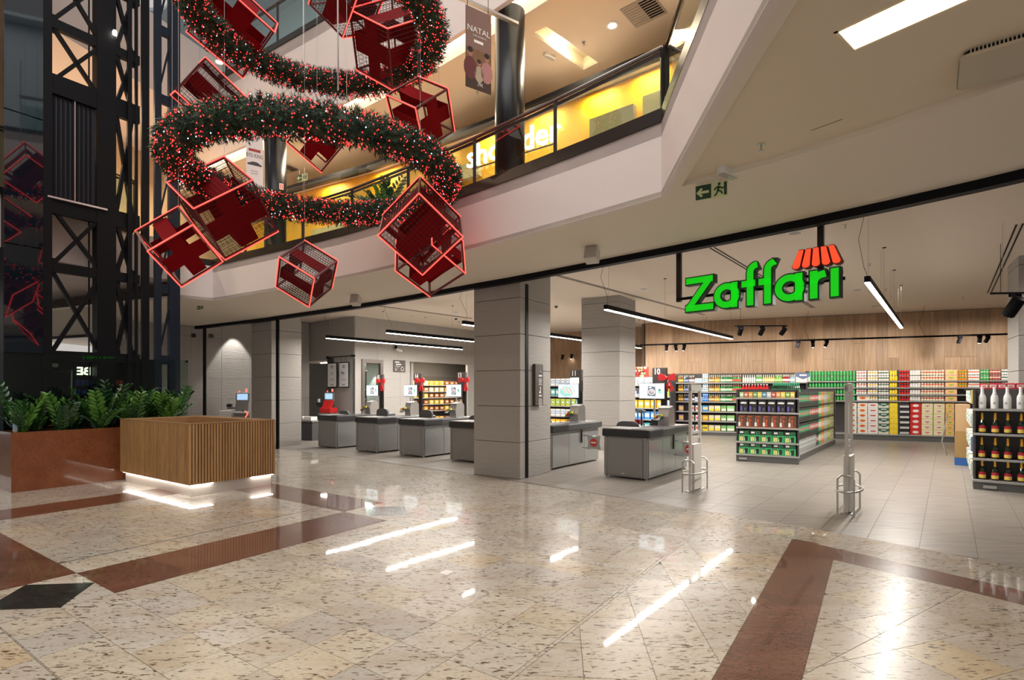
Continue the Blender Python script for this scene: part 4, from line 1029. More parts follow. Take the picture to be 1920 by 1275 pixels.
# ------------------------------------------------------------------ checkouts
CA = radians(-38.0)
SIDEG = mat('checkout grey laminate', (.27, .265, .26), .3, .25); SIDEH = mat('checkout side panel', (.36, .365, .36), .16, .5)
BUMP = mat('black bumper', (.022, .022, .024), .45); BELT = mat('belt', (.05, .05, .055), .4); TOPM = mat('checkout top', (.42, .41, .40), .3, .3)
SCRB = mat('screen picture', (.75, .85, .9), .4, emit=(.72, .86, .95), es=.85)
def E_(nm, c, es=.8): return mat(nm, c, .4, emit=c, es=es)
def lbox(mb, x0, x1, y0, y1, z0, z1, r=.05, n=5):
    pts = []
    for cx_, cy_, a0 in ((x1 - r, y0 + r, -pi / 2), (x1 - r, y1 - r, 0), (x0 + r, y1 - r, pi / 2), (x0 + r, y0 + r, pi)):
        pts += [(cx_ + r * cos(a0 + pi / 2 * i / n), cy_ + r * sin(a0 + pi / 2 * i / n)) for i in range(n + 1)]
    k = len(pts); c_ = ((x0 + x1) / 2, (y0 + y1) / 2); vs = []
    for z, f_ in ((z0, .985), (z0 + .02, 1), (z1 - .02, 1), (z1, .985)):
        vs += [(c_[0] + (p[0] - c_[0]) * f_, c_[1] + (p[1] - c_[1]) * f_, z) for p in pts]
    fs = [tuple(range(k - 1, -1, -1)), tuple(range(3 * k, 4 * k))]
    for l in range(3): fs += [(l * k + i, l * k + (i + 1) % k, (l + 1) * k + (i + 1) % k, (l + 1) * k + i) for i in range(k)]
    return mb.add(vs, fs)
def checkout(label, o):
    t = thing('checkout_counter', label, 'checkout', V3(o, 0), CA, 'checkout counters in a row')
    MB().box(.04, .88, .04, .62, .03, .75, c=.004).build('front_cabinet', SIDEG, t)
    MB().box(.40, .88, .62, 1.95, .03, .75, c=.004).build('rear_cabinet', SIDEG, t)
    for i in range(3): MB().box(.881, .895, .08 + i * .62, .08 + i * .62 + .61, .04, .69, c=.003).build('side_panel', SIDEH, t)
    MB().box(.055, .80, .028, .041, .05, .72).build('front_panel', SIDEG, t)
    for x_ in (.055, .82): MB().box(x_, x_ + .05, .02, .045, .03, .75, c=.004).build('corner_trim', SATIN, t)
    b1 = lbox(MB(), 0, .94, 0, .66, .745, .884).build('bumper', BUMP, t); 
    MB().box(.36, .94, .60, 2.02, .745, .884, c=.02).build('bumper_rail', mat('bumper side', (.06, .06, .062), .4), t)
    MB().box(.05, .55, .05, .62, .882, .89).build('bag_well', TOPM, t); MB().box(.56, .86, .08, 1.15, .883, .892, c=.003).build('conveyor_belt', BELT, t)
    MB().box(.44, .90, 1.18, 1.98, .883, .893).build('top_plate', TOPM, t)
    for x_, y_ in ((.07, .07), (.85, .07), (.85, 1.9), (.45, 1.9)): MB().lathe([(.018, 0), (.018, .035)], 10, Matrix.Translation((x_, y_, 0))).build('foot', STEEL, t)
    MB().box(.905, .93, 1.15, 1.18, .46, .74, c=.008).build('gate_post', DARKM, t)
    MB().box(.40, .46, .018, .028, .08, .10).build('maker_plate', STEEL, t)
    return t
def scanner(label, o):
    t = thing('scanner_tower', label, 'checkout machine', V3(o, .893), CA, 'steel scanner towers on the checkouts')
    prof = [(0, 0), (.30, 0), (.30, .30), (.22, .385), (.03, .34), (-.02, .18)]
    mb = MB(); Rm = Matrix(((0, 0, 1, .58), (1, 0, 0, 1.22), (0, 1, 0, 0), (0, 0, 0, 1)))
    mb.prism([(a, b) for a, b in prof], 0, .22, 0, Rm); mb.build('housing', STEEL, t)
    MB().prism([(.02, .33), (.21, .375), (.215, .385), (.01, .345)], -.004, .224, 0, Rm).build('cap', TOPM, t)
    MB().bar((.62, 1.05, .10), (.62, 1.20, .22), .12, .03).build('candy_ledge', BLACKP, t)
    for i, c_ in enumerate(((.85, .45, .03), (.7, .02, .02), (.1, .5, .1), (.9, .7, .05))): MB().box(.56 + i * .035, .59 + i * .035, 1.07 + i * .02, 1.12 + i * .02, .15 + i * .012, .19 + i * .012).build('candy_bar', mat('candy %d' % i, c_, .4), t)
    return t
def chair(label, o, hi=.02):
    t = thing('cashier_chair', label, 'chair', V3(o, 0), CA, 'cashier chairs behind the checkouts')
    x_, y_ = .14, 1.0
    mb = MB(); pts = [(-.24, .62 + hi), (-.23, .90 + hi), (-.20, .95 + hi), (-.12, .98 + hi), (.12, .98 + hi), (.20, .95 + hi), (.23, .90 + hi), (.24, .62 + hi)]
    mb.plate(pts[::-1], Matrix.Translation((x_, y_ - .16, 0)), .05); mb.build('backrest', mat('chair grey', (.09, .09, .095), .5), t)
    MB().box(x_ - .2, x_ + .2, y_ - .18, y_ + .22, .50, .57, c=.02).build('seat', BLACKP, t); MB().lathe([(.03, .06), (.03, .5)], 12, Matrix.Translation((x_, y_, 0))).build('column', STEEL, t)
    MB().box(x_ - .02, x_ + .02, y_ - .20, y_ - .16, .5, .75 + hi).build('back_bar', BLACKP, t)
    for k in range(5):
        a = k * 2 * pi / 5; MB().bar((x_, y_, .07), (x_ + .24 * cos(a), y_ + .24 * sin(a), .04), .04, .03).build('leg', BLACKP, t); MB().lathe([(.02, 0), (.02, .04)], 8, Matrix.Translation((x_ + .24 * cos(a), y_ + .24 * sin(a), 0))).build('caster', BLACKP, t)
def screen(label, o, kind):
    t = thing('customer_screen', label, 'screen', V3(o, 0), CA, 'lit customer screens at the checkouts')
    cx_, y_, cz = .24, 1.72, 1.565; W_, Hh_ = .565, .33
    MB().lathe([(.02, .885), (.02, cz - Hh_ / 2)], 10, Matrix.Translation((cx_ + .03, y_ + .06, 0))).build('pole', STEEL, t)
    MB().box(cx_ - .05, cx_ + .12, y_ + .0, y_ + .12, .86, .89).build('foot_plate', DARKM, t)
    MB().box(cx_ - W_ / 2, cx_ + W_ / 2, y_ - .01, y_ + .035, cz - Hh_ / 2, cz + Hh_ / 2, c=.006).build('housing', BLACKP, t)
    if kind:
        MB().box(cx_ - W_ / 2 + .012, cx_ + W_ / 2 - .012, y_ - .013, y_ - .010, cz - Hh_ / 2 + .012, cz + Hh_ / 2 - .012).build('picture', SCRB, t)
        mb = MB(); L = [E_('mag dark', (.12, .14, .17)), E_('mag pink', (.75, .35, .38)), E_('mag green', (.25, .62, .45)), E_('mag pale', (.8, .8, .78))]
        q = Matrix.Translation((0, y_ - .014, 0)); mb.plate([(cx_ - .09, cz - .10), (cx_ + .09, cz - .11), (cx_ + .08, cz + .09), (cx_ - .08, cz + .11)], q, .001, 0)
        e_ = lambda x, z, rx, rz_, mi, dy: mb.plate([(x + rx * cos(k * pi / 8), z + rz_ * sin(k * pi / 8)) for k in range(16)], Matrix.Translation((0, y_ - .015 - dy, 0)), .001, mi)
        e_(cx_, cz - .02, .072, .06, 3, 0); e_(cx_, cz - .02, .056, .045, 0, .001); e_(cx_ + .005, cz - .01, .035, .028, 1, .002); e_(cx_ - .03, cz + .075, .03, .015, 3, .001)
        mb.plate([(cx_ + .14, cz - .05), (cx_ + .22, cz - .06), (cx_ + .22, cz + .0), (cx_ + .19, cz + .04), (cx_ + .14, cz + .03)], q, .001, 2); mb.plate([(cx_ + .15, cz), (cx_ + .19, cz), (cx_ + .19, cz + .05), (cx_ + .15, cz + .04)], Matrix.Translation((0, y_ - .016, 0)), .001, 0)
        for k, z_ in enumerate((.01, -.02)): mb.plate([(cx_ - .25 + k * .03, cz + z_), (cx_ - .14, cz + z_), (cx_ - .14, cz + z_ + .008), (cx_ - .25 + k * .03, cz + z_ + .008)], q, .001, 0)
        mb.build('picture_detail', L, t)
    else:
        MB().box(cx_ - W_ / 2 + .012, cx_ + W_ / 2 - .012, y_ - .013, y_ - .010, cz - Hh_ / 2 + .012, cz + Hh_ / 2 - .012).build('picture', E_('dish blue', (.62, .74, .85), .9), t)
        mb = MB(); L = [E_('dish teal', (.25, .6, .58)), E_('dish cream', (.85, .78, .72)), E_('dish red', (.7, .12, .14)), E_('dish rim', (.12, .16, .2))]
        e_ = lambda x, z, rx, rz_, mi, dy: mb.plate([(x + rx * cos(k * pi / 10), z + rz_ * sin(k * pi / 10)) for k in range(20)], Matrix.Translation((0, y_ - .014 - dy * .001, 0)), .001, mi)
        e_(cx_ - .05, cz, .215, .145, 3, 0); e_(cx_ - .05, cz, .205, .137, 1, 1); e_(cx_ - .05, cz - .01, .18, .115, 0, 2)
        for k in range(3):
            x_ = cx_ - .15 + k * .09
            for dd, mi, w_ in ((0, 1, .03), (.0, 2, .010)):
                mb.plate([(x_ - w_, cz + .07), (x_ + w_, cz + .07), (x_ + .09 + w_, cz - .06), (x_ + .09 - w_, cz - .06)][::-1], Matrix.Translation((0, y_ - .017 - mi * .001, 0)), .001, mi)
        mb.build('picture_detail', L, t)
def lane(label, o, num, lit=False):
    t = thing('lane_marker', label, 'sign', V3(o, 0), CA, 'numbered checkout lane markers')
    x_, y_ = .30, 1.92
    MB().box(x_ + .05, x_ + .17, y_, y_ + .05, 0, 1.80, c=.005).build('post', DARKM, t)
    MB().box(x_ - .13, x_ + .17, y_ - .01, y_ + .06, 1.55, 2.05, c=.005).build('head', mat('lane head', (.065, .055, .05), .45), t)
    word(num, .17, WHITEI, t, (x_ - .03, y_ - .014, 1.965), ext=.002, name='numeral', bold=.005, sx=.85)
    if lit: MB().box(x_ - .13, x_ + .10, y_ - .014, y_ - .01, 1.72, 1.87).build('lit_panel', E_('lane lit', (1, .95, .8), 1.6), t)
def bow(label, o, k):
    t = thing('gift_bow', label, 'bow', V3(o, 0), CA, 'red ribbon bows on the checkout markers')
    x_, y_, z_ = .54, 1.86, 1.83
    RB = mat('bow red', (.55, .008, .012), .6)
    for sx_ in (-1, 1):
        mb = MB(); pts = [(0, 0), (sx_ * .05, .06), (sx_ * .15, .095), (sx_ * .19, .04), (sx_ * .17, -.05), (sx_ * .06, -.045)]
        if sx_ > 0: pts = pts[::-1]
        mb.plate(pts, Matrix.Translation((x_, y_ - .05, z_)), -.06 if False else .05); mb.build('loop', RB, t)
    for sx_ in (-1, 1):
        mb = MB(); pts = [(0, -.02), (sx_ * .11, -.26), (sx_ * .07, -.25), (sx_ * .03, -.28)]
        if sx_ < 0: pts = pts[::-1]
        mb.plate(pts[::-1], Matrix.Translation((x_ + .04, y_ - .05, z_)), .03); mb.build('tail', RB, t)
    MB().box(x_ - .03, x_ + .03, y_ - .12, y_ - .04, z_ - .03, z_ + .035, c=.012).build('knot', RB, t)
    MB().tube([(x_, y_ - .06, z_), (x_ - .02, y_, 1.78)], .008, 6).build('tie', RB, t)
CK = {10: (1.64, 9.86), 11: (.05, 11.1), 12: (-1.446, 12.09), 13: (-2.79, 13.04), 14: (-4.11, 13.94), 15: (-5.46, 14.97)}
WHO = {10: 'nearest, standing free right of the near stone column', 11: 'half hidden right of the near stone column', 12: 'cut off by the near stone column',
       13: 'third from the left in the row', 14: 'second from the left in the row', 15: 'leftmost in the row next to the red self-service till'}
for n, o in CK.items():
    checkout('grey checkout counter with black bumper, ' + WHO[n], o)
    scanner('steel scanner tower on the checkout ' + WHO[n], o)
    chair('cashier chair behind the checkout ' + WHO[n], o, .10 if n in (13, 14) else 0)
    if n != 12:
        screen('lit screen showing ' + ('a dish of rolls, at lane eleven' if n == 11 else 'magazine and card advert, ' + {10: 'on the nearest checkout', 13: 'third from the left', 14: 'second from the left', 15: 'leftmost'}.get(n, '')), o, n != 11)
        lane('dark marker post with white number ' + {10: 'ten', 11: 'eleven over a lit panel', 13: 'thirteen', 14: 'fourteen', 15: 'fifteen'}[n] + ', ' + {10: 'by the second stone column', 11: 'between the stone columns', 13: 'before the bakery shelving', 14: 'at the bakery opening edge', 15: 'before the bronze door'}[n], o, str(n), n == 11)
        if n != 11: bow('red ribbon bow tied beside the marker ' + {10: 'by the second stone column', 13: 'before the bakery shelving', 14: 'at the bakery opening edge', 15: 'before the bronze door'}[n], o, n)
t = thing('pin_pad', 'card terminal on a black stalk at the nearest checkout', 'card terminal', V3(CK[10], .884), CA)
MB().tube([(.33, 1.02, 0), (.33, 1.02, .27)], .018, 8).build('stalk', BLACKP, t); MB().box(.25, .41, .95, 1.05, .26, .31, c=.01).build('holder', SATIN, t)
MB().box(.27, .38, .93, 1.0, .31, .33).build('keypad', mat('pale blue plastic', (.3, .38, .55), .4), t); MB().box(.44, .56, 1.22, 1.42, 0, .13, c=.01).build('printer', BLACKP, t)
for x_, c_ in ((.22, (.6, .03, .06)), (.26, (.75, .3, .4))): MB().box(x_ - .08, x_ + .04, 1.12, 1.16, .02, .12).build('sweet_packet', mat('sweets %.2f' % x_, c_, .4), t)
# no-entry lane gates
for i, (o_, wh) in enumerate(((CK[11], 'between the eleventh and tenth lanes'), (CK[10], 'behind the nearest gate antenna'))):
    t = thing('lane_gate', 'grey swing gate with red no-entry disc ' + wh, 'gate', V3(o_, 0), CA)
    MB().tube([(.93, 1.16, .62), (1.30, 1.10, .62), (1.30, 1.10, .36), (.93, 1.16, .36)], .012, 6).build('arm', STEEL, t)
    MB().plate([(1.10, .34), (1.26, .37), (1.42, .34), (1.39, .49), (1.42, .64), (1.26, .61), (1.10, .64), (1.13, .49)], Matrix.Translation((0, 1.085, 0)), .012).build('board', STEEL, t)
    MB().plate([(1.26 + .085 * cos(k * pi / 12), .49 + .085 * sin(k * pi / 12)) for k in range(24)], Matrix.Translation((0, 1.07, 0)), .006).build('red_disc', mat('sign red', (.6, .04, .02), .5), t)
    MB().box(1.20, 1.32, 1.058, 1.063, .475, .505).build('white_bar', WHITEI, t)
# ------------------------------------------------------------------ anti-theft gates
def antenna(label, p):
    t = thing('security_antenna', label, 'security gate', V3(p, 0), rz_of(A), 'anti-theft gates at the entrance')
    G = mat('pale grey plastic', (.66, .64, .60), .4)
    MB().box(0, .045, -.02, .02, .02, 1.66, c=.006).build('post', G, t); MB().box(.40, .445, -.02, .02, .02, 1.66, c=.006).build('post', G, t)
    MB().box(0, .445, -.022, .022, 1.57, 1.68, c=.006).build('head', G, t)
    for z_ in (.82, .90): MB().box(.04, .41, -.012, .012, z_, z_ + .04).build('cross_bar', G, t)
    lbox(MB(), .05, .40, -.045, .045, .03, .74, r=.02).build('control_box', mat('box plastic', (.72, .69, .64), .4), t)
    ring = [(.22 + .36 * cos(a), .15 * sin(a), .30) for a in [k * pi / 12 for k in range(24)]]
    MB().tube(ring, .014, 8, closed=True).build('guard_ring', STEEL, t, smooth=True)
    for sx_ in (-1, 1):
        for sy in (-1, 1):
            x_, y_ = .22 + sx_ * .29, sy * .09; MB().tube([(x_, y_, 0), (x_, y_, .46)], .012, 8).build('guard_leg', STEEL, t)
        MB().tube([(.22 + sx_ * .29, -.09, .46), (.22 + sx_ * .29, -.05, .50), (.22 + sx_ * .29, .05, .50), (.22 + sx_ * .29, .09, .46)], .012, 8).build('guard_hoop', STEEL, t)
    MB().box(-.02, .46, -.07, .07, 0, .012).build('foot_plate', STEEL, t)
antenna('pale anti-theft gate beside the nearest checkout', Vector((2.76, 8.32)))
antenna('pale anti-theft gate standing alone in the middle of the entrance', Vector((4.28, 6.86)))
# ------------------------------------------------------------------ self-service tills (left)
def till(label, p, rz, red):
    t = thing('self_service_till', label, 'checkout machine', V3(p, 0), rz)
    RM = mat('till red', (.62, .02, .02), .4) if red else SATIN
    MB().box(-.25, .25, 0, .45, 0, .80, c=.01).build('cabinet', SATIN, t); MB().box(-.22, .22, .02, .40, .80, .98 if red else .90, c=.02).build('scanner_body', RM, t)
    MB().bar((0, .1, .95), (0, .25, 1.22), .36, .06).build('scanner_slope', RM, t); MB().box(-.02, .02, .28, .32, .9, 1.5).build('pole', BLACKP, t)
    MB().box(-.19, .19, .22, .28, 1.22, 1.50, c=.01).build('monitor', SATIN, t); MB().box(-.15, .15, .214, .22, 1.27, 1.46).build('screen', E_('till screen', (.35, .55, .8), 1.0), t)
    MB().lathe([(.03, 1.52), (.03, 1.60), (.02, 1.62)], 10, Matrix.Translation((.1, .28, 0))).build('beacon', E_('beacon red', (1, .15, .1), 1.4), t); MB().lathe([(.02, 1.5), (.02, 1.56)], 8, Matrix.Translation((-.1, .28, 0))).build('beacon', E_('beacon red', (1, .15, .1), 1.4), t)
    MB().box(-.42, -.28, .1, .25, 1.05, 1.15, c=.01).build('card_reader', BLACKP, t); MB().box(-.42, -.2, .16, .2, 1.0, 1.04).build('reader_arm', BLACKP, t)
    MB().box(-.40, -.32, .15, .17, 1.16, 1.28).build('small_label', WHITEM, t)
    if not red: MB().bar((.12, .0, .72), (.2, -.02, .84), .03, .02).bar((.2, -.02, .84), (.12, -.02, .94), .03, .02).build('lit_arrow', E_('arrow red', (1, .15, .08), 2), t)
    if not red: MB().box(-.6, -.28, 0, .3, .0, .95, c=.01).build('bag_stand', WHITEM, t)
    return t
till('grey self-service till with lit blue screen against the textured side wall', Vector((-8.35, 16.5)), radians(15), False)
till('red self-service till beside the leftmost checkout', Vector((-6.30, 18.0)), radians(-20), True)
t = thing('packing_table', 'dark packing table with white scale units, partly behind the far grey column', 'table', V3(Vector((-6.75, 16.9)), 0), radians(-25))
MB().box(-.6, .6, 0, .6, 0, .56).build('cabinet', mat('dark slate', (.06, .06, .065), .5), t); MB().box(-.65, .62, -.02, .62, .58, .62).build('top', SATIN, t)
for x_ in (-.5, -.15, .2): MB().box(x_, x_ + .3, .05, .35, .62, .74, c=.01).build('scale_unit', WHITEM, t)
MB().tube([(-.1, .3, .7), (-.1, .3, 1.15), (-.25, .3, 1.4)], .012, 6).build('stand', STEEL, t)
# frames on a bar
t = thing('notice_bar', 'black bar on the grey pier carrying two framed notices', 'rail', V3(bc - B * 1.47 - A * .1, 0), rz_of(B))
MB().tube([(-.05, 0, 2.72), (1.5, 0, 2.72)], .014, 8).build('bar', BLACKM, t)
for x_ in (-.03, 1.47): MB().lathe([(.035, -.02), (.035, .1)], 10, Matrix.Translation((x_, 0, 2.72)) @ Matrix.Rotation(-pi / 2, 4, 'X')).build('bracket', BLACKM, t)
for i, x_ in enumerate((.02, .72)):
    t = thing('framed_notice', ('left framed white notice hanging on the grey pier' , 'right framed white notice with dark picture on the grey pier')[i], 'notice', V3(bc - B * (1.47 - x_) - A * .12, 0), rz_of(B))
    fr = MB(); fr.box(0, .58, 0, .02, 1.66, 2.52); fr.build('frame', BLACKM, t); MB().box(.03, .55, -.004, 0, 1.69, 2.49).build('sheet', mat('notice sheet', (.72, .72, .73), .5), t)
    scribble(t, .29, 2.38, .2, 2, INK, y=-.004, pitch=.05, h=.03); scribble(t, .29, 1.95 , .3, 2, INK, y=-.004, pitch=.04); scribble(t, .29, 1.74, .18, 1, INK, y=-.004, h=.03)
    if i: MB().bar((.24, -.006, 2.2), (.36, -.006, 2.12), .16, .003).build('printed_picture', mat('print grey', (.1, .1, .1), .5), t)
    else: MB().tube([(.26, -.006, 2.1), (.32, -.006, 2.1), (.32, -.006, 2.2), (.26, -.006, 2.2)], .006, 5, closed=True).build('printed_outline', INK, t)
    for xx in (.15, .43): MB().tube([(xx, .01, 2.52), (xx, -.02, 2.71)], .004, 5).build('hook', BLACKM, t)
# door with frame
t = thing('door_frame', 'bronze framed glass door in the grey wall behind the checkouts', 'door', V3(bc + A * tD0 + B * .02, 0), rz_of(A))
wd_ = tD1 - tD0
for b_ in ((-.02, .10, 0, 2.62), (wd_ - .10, wd_ + .02, 0, 2.62), (.1, wd_ - .1, 2.5, 2.62)): MB().box(b_[0], b_[1], -.04, .08, b_[2], b_[3], c=.005).build('frame', mat('bronze frame', (.13, .11, .095), .4, .5), t)
MB().box(.1, wd_ - .1, .0, .015, .05, 2.5).build('glass_panel', GLASS, t); MB().tube([(wd_ - .2, -.06, .9), (wd_ - .2, -.06, 1.5)], .015, 8).build('handle', STEEL, t)
# rooms behind
struct('wall_bakery_back', MB().strip([tuple(bc + A * 2.75 - B * 1.9), tuple(bc + A * 9 - B * 1.9)], 0, 3.2, .1), mat('dark wall', (.14, .13, .12), .8))
struct('ceiling_bakery', MB().prism([tuple(bc + A * 2.7 - B * .1), tuple(bc + A * 9 - B * .1), tuple(bc + A * 9 - B * 2), tuple(bc + A * 2.7 - B * 2)], 2.9, 2.95), CEILP)
# wall signs on the block
pS = lineR(738)
t = thing('wall_sign', 'brown exit and washroom sign with white arrow on the grey wall', 'sign', V3(bc + A * lineR(736.5) + B * .02, 0), rz_of(A))
Yw = (bc + A * pS).y; z1_, z0_ = zat(675, Yw), zat(697, Yw); W_ = lineR(758.5) - lineR(736.5)
MB().box(0, W_, -.03, 0, z0_, z1_).build('board', mat('notice brown', (.075, .058, .048), .5), t)
scribble(t, W_ * .3, z1_ - .09, W_ * .45, 1, WHITEI, y=-.032, h=.035); scribble(t, W_ * .42, z1_ - .17, W_ * .7, 1, WHITEI, y=-.032, h=.035); scribble(t, W_ * .35, z1_ - .23, W_ * .5, 1, WHITEI, y=-.032)
MB().bar((.08, -.032, z0_ + .05), (.18, -.032, z0_ + .16), .02, .004).bar((.07, -.032, z0_ + .05), (.15, -.032, z0_ + .05), .02, .004).bar((.075, -.032, z0_ + .05), (.075, -.032, z0_ + .13), .02, .004).build('arrow', WHITEI, t)
MB().tube([(W_ - .2, -.033, z0_ + .05), (W_ - .08, -.033, z0_ + .05), (W_ - .08, -.033, z0_ + .13), (W_ - .14, -.033, z0_ + .19), (W_ - .2, -.033, z0_ + .13)], .008, 5, closed=True).build('house_symbol', WHITEI, t)
t = thing('security_camera', 'white bullet camera on a black arm above the brown wall sign', 'camera', V3(bc + A * lineR(740) + B * .05, zat(655, Yw)), rz_of(A))
MB().box(-.03, .03, -.06, .0, .02, .14).build('arm', BLACKM, t); MB().tube([(-.03, -.08, 0), (.14, -.22, -.07)], .045, 10).build('body', WHITEM, t); MB().tube([(.141, -.221, -.07), (.15, -.23, -.074)], .03, 10).build('lens', BLACKP, t)
# ------------------------------------------------------------------ products
PM = {}
def pmat(c, rough=.4, metal=0.):
    k = tuple(round(x, 3) for x in c) + (rough, metal)
    if k not in PM: PM[k] = mat('product %02d' % len(PM), c, rough, metal)
    return PM[k]
MC = {}
def can_mesh(a, b, h=.163, r=.0345):
    k = ('can', a, b, h)
    if k not in MC:
        MC[k] = MB().lathe([(r * .8, 0, 2), (r, .008, 0), (r, h * .42, 1), (r, h * .62, 0), (r, h - .018, 2), (r * .78, h - .004, 2), (r * .78, h, 2)], 10).mesh('can', [pmat(a, .3), pmat(b, .3), STEEL])
    return MC[k]
def bottle_mesh(g, l, cap, h=.24, r=.03, n=10):
    k = ('bottle', g, l, cap, h)
    if k not in MC:
        MC[k] = MB().lathe([(r * .9, 0, 0), (r, .01, 0), (r, h * .14, 1), (r, h * .44, 0), (r * .98, h * .55, 0), (r * .42, h * .74, 1 if h > .22 else 0), (r * .36, h * .88, 2), (r * .42, h * .9, 2), (r * .42, h, 2)], n).mesh('bottle', [pmat(g, .12), pmat(l, .5), pmat(cap, .4)])
    return MC[k]
def pack_mesh(w_, d, h, body, p1, p2, style=0):
    k = ('pack', w_, d, h, body, p1, p2, style)
    if k not in MC:
        mb = MB().box(0, w_, 0, d, 0, h, 0, c=.004); y = -.002
        q = lambda x0, x1, z0, z1, mi, yy=0: mb.box(w_ * x0, w_ * x1, y - yy, 0, h * z0, h * z1, mi)
        if style == 0: q(.1, .9, .3, .75, 1); q(.25, .75, .42, .62, 2, .001)
        if style == 1:      # green club packs with black header, bottle pictures and stripes
            q(.0, 1, .62, 1, 3); q(.12, .45, .74, .9, 4, .001); q(.55, .6, .7, .92, 1, .001); q(.62, .9, .7, .92, 1, .001); q(.66, .86, .76, .86, 3, .002)
            for i in range(2): q(.10 + i * .17, .23 + i * .17, .05, .5, 2, .001); q(.12 + i * .17, .21 + i * .17, .42, .56, 3, .0015)
            mb.plate([(w_ * .60, h * .06), (w_ * .82, h * .06), (w_ * .86, h * .5), (w_ * .56, h * .5)], Matrix.Translation((0, y, 0)), .001, 3)
            for i in range(3): mb.plate([(w_ * (.46 + i * .04), h * .05), (w_ * (.48 + i * .04), h * .05), (w_ * (.52 + i * .03), h * .3), (w_ * (.50 + i * .03), h * .3)], Matrix.Translation((0, y, 0)), .001, 4)
        if style == 2:      # black glass-set box with white scrawl and a violet label
            mb.plate([(w_ * .1, h * .68), (w_ * .8, h * .66), (w_ * .9, h * .78), (w_ * .5, h * .82), (w_ * .15, h * .8)], Matrix.Translation((0, y, 0)), .001, 4)
            q(.1, .32, .1, .42, 1, .001); q(.14, .28, .42, .5, 1, .001); q(.6, .64, .12, .36, 2, .001); q(.72, .76, .12, .36, 2, .001); q(.03, .97, .0, .03, 2, .001)
        if style == 3:      # brown box with orange anchor-like ornament and a white bottle label
            q(.2, .7, .84, .9, 1, .001); q(.02, .3, .08, .4, 4, .001); q(.08, .24, .4, .78, 2, .001); q(.42, .52, .1, .72, 1, .001); q(.30, .64, .5, .56, 1, .001)
            mb.plate([(w_ * .25, h * .12), (w_ * .7, h * .12), (w_ * .47, h * .2)], Matrix.Translation((0, y, 0)), .001, 1); q(.0, 1, .0, .03, 1, .001)
        if style == 4:      # white carton with curved label
            mb.plate([(w_ * (.5 + .3 * cos(k * pi / 8)), h * (.52 + .26 * sin(k * pi / 8))) for k in range(16)], Matrix.Translation((0, y, 0)), .001, 1); q(.3, .7, .45, .6, 2, .002); q(.44, .56, .28, .38, 2, .002)
        if style == 5:      # white-and-dark chevron carton
            mb.plate([(0, h), (0, h * .62), (w_ * .5, h * .30), (w_, h * .62), (w_, h)], Matrix.Translation((0, y, 0)), .001, 1); q(.25, .75, .68, .84, 4, .002)
        if style == 6:      # six-pack shrink: bottle shapes in relief
            for i in range(3): mb.lathe([(w_ * .15, 0, 1), (w_ * .15, h * .72, 1), (w_ * .06, h * .92, 2), (w_ * .06, h * 1.04, 2)], 8, Matrix.Translation((w_ * (.18 + .32 * i), d * .15, 0)))
            q(.06, .94, .12, .5, 2, w_ * .12)
        MC[k] = mb.mesh('pack', [pmat(body, .75), pmat(p1, .75), pmat(p2, .75), pmat((.02, .02, .02)), pmat((.8, .78, .75))])
    return MC[k]
def put(name, me, p, z, rz, label, cat, group):
    o = inst(name, me, None, (p[0], p[1], z), rz); o['label'] = label; o['category'] = cat; o['group'] = group; return o
SHM = mat('shelf grey', (.07, .066, .064), .4, .3); SHL = mat('shelf edge', (.42, .41, .40), .35, .4)
def shelf_unit(name, label, p0, d, W_, depth, zs, ztop, back=True, zbase=.17, ends=True, backm=None):
    """p0 front-left on plan, d along the front; shelves at heights zs"""
    t = thing(name, label, 'shelving', V3(p0, 0), rz_of(d))
    if back: MB().box(0, W_, depth - .03, depth, .02, ztop).build('back_panel', backm or SHM, t)
    if ends:
        for x_ in (0, W_ - .03): MB().box(x_, x_ + .03, .04, depth, 0, ztop).build('upright', SHM, t)
    MB().box(0, W_, .02, depth, .0, zbase - .03).build('plinth', mat('plinth dark', (.10, .098, .095), .5), t); MB().box(-.01, W_ + .01, 0, depth, zbase - .04, zbase, c=.006).build('base_deck', SHL, t)
    for z in zs:
        s_ = MB().box(.01, W_ - .01, .02, depth - .03, z - .02, z).build('shelf', SHM, t); MB().box(.0, W_, 0, .02, z - .035, z + .004, c=.004).build('price_rail', SHL, s_)
    return t
FP = W0 + wn * .55; WR = rz_of(wd)
def ws(u): return (on_line(u, FP, wd) - FP).dot(wd)
def wY(u): return on_line(u, FP, wd).y
WHITE_, RED_, GRN_, YEL_, DGR_, BLK_, ORA_, BLU_ = (.78, .77, .74), (.62, .02, .02), (.06, .42, .10), (.85, .62, .02), (.03, .11, .05), (.03, .03, .035), (.80, .28, .02), (.05, .22, .62)
TX = lambda y: V3
uA, uB, uC, uD, uE = 1250, 1514, 1684.6, 1791, 1908
ymid = wY(1700); zsR = [zat(v, ymid) for v in (751.9, 739.6, 726.6, 714)]
ym2 = wY(1350); zsL = [zat(v, ym2) for v in (790, 772, 753.3, 734.7, 717.3)]
def wp(u_or_s, dy=0., s=True):
    x = u_or_s if s else ws(u_or_s); return FP + wd * x - wn * dy
for (a, b, zs, lab, zb0) in ((uA, uB, zsL, 'long dark back-wall shelving with bottles and multipacks, left of the cans', .14), (uB, uC, zsR, 'back-wall shelving holding green, white and yellow cans', .2), (uC, uD, zsR, 'back-wall shelving holding red, white and mango packs', .2), (uD, uE, zsR, 'back-wall shelving at its right end behind the cardboard pallet', .2)):
    shelf_unit('display_shelving', lab, wp(a, 0, False), wd, ws(b) - ws(a) - .005, .5, zs, 2.2 if a > uA else 2.16, zbase=zb0)
rowname = ['fourth shelf down', 'third shelf down', 'second shelf down', 'top shelf']
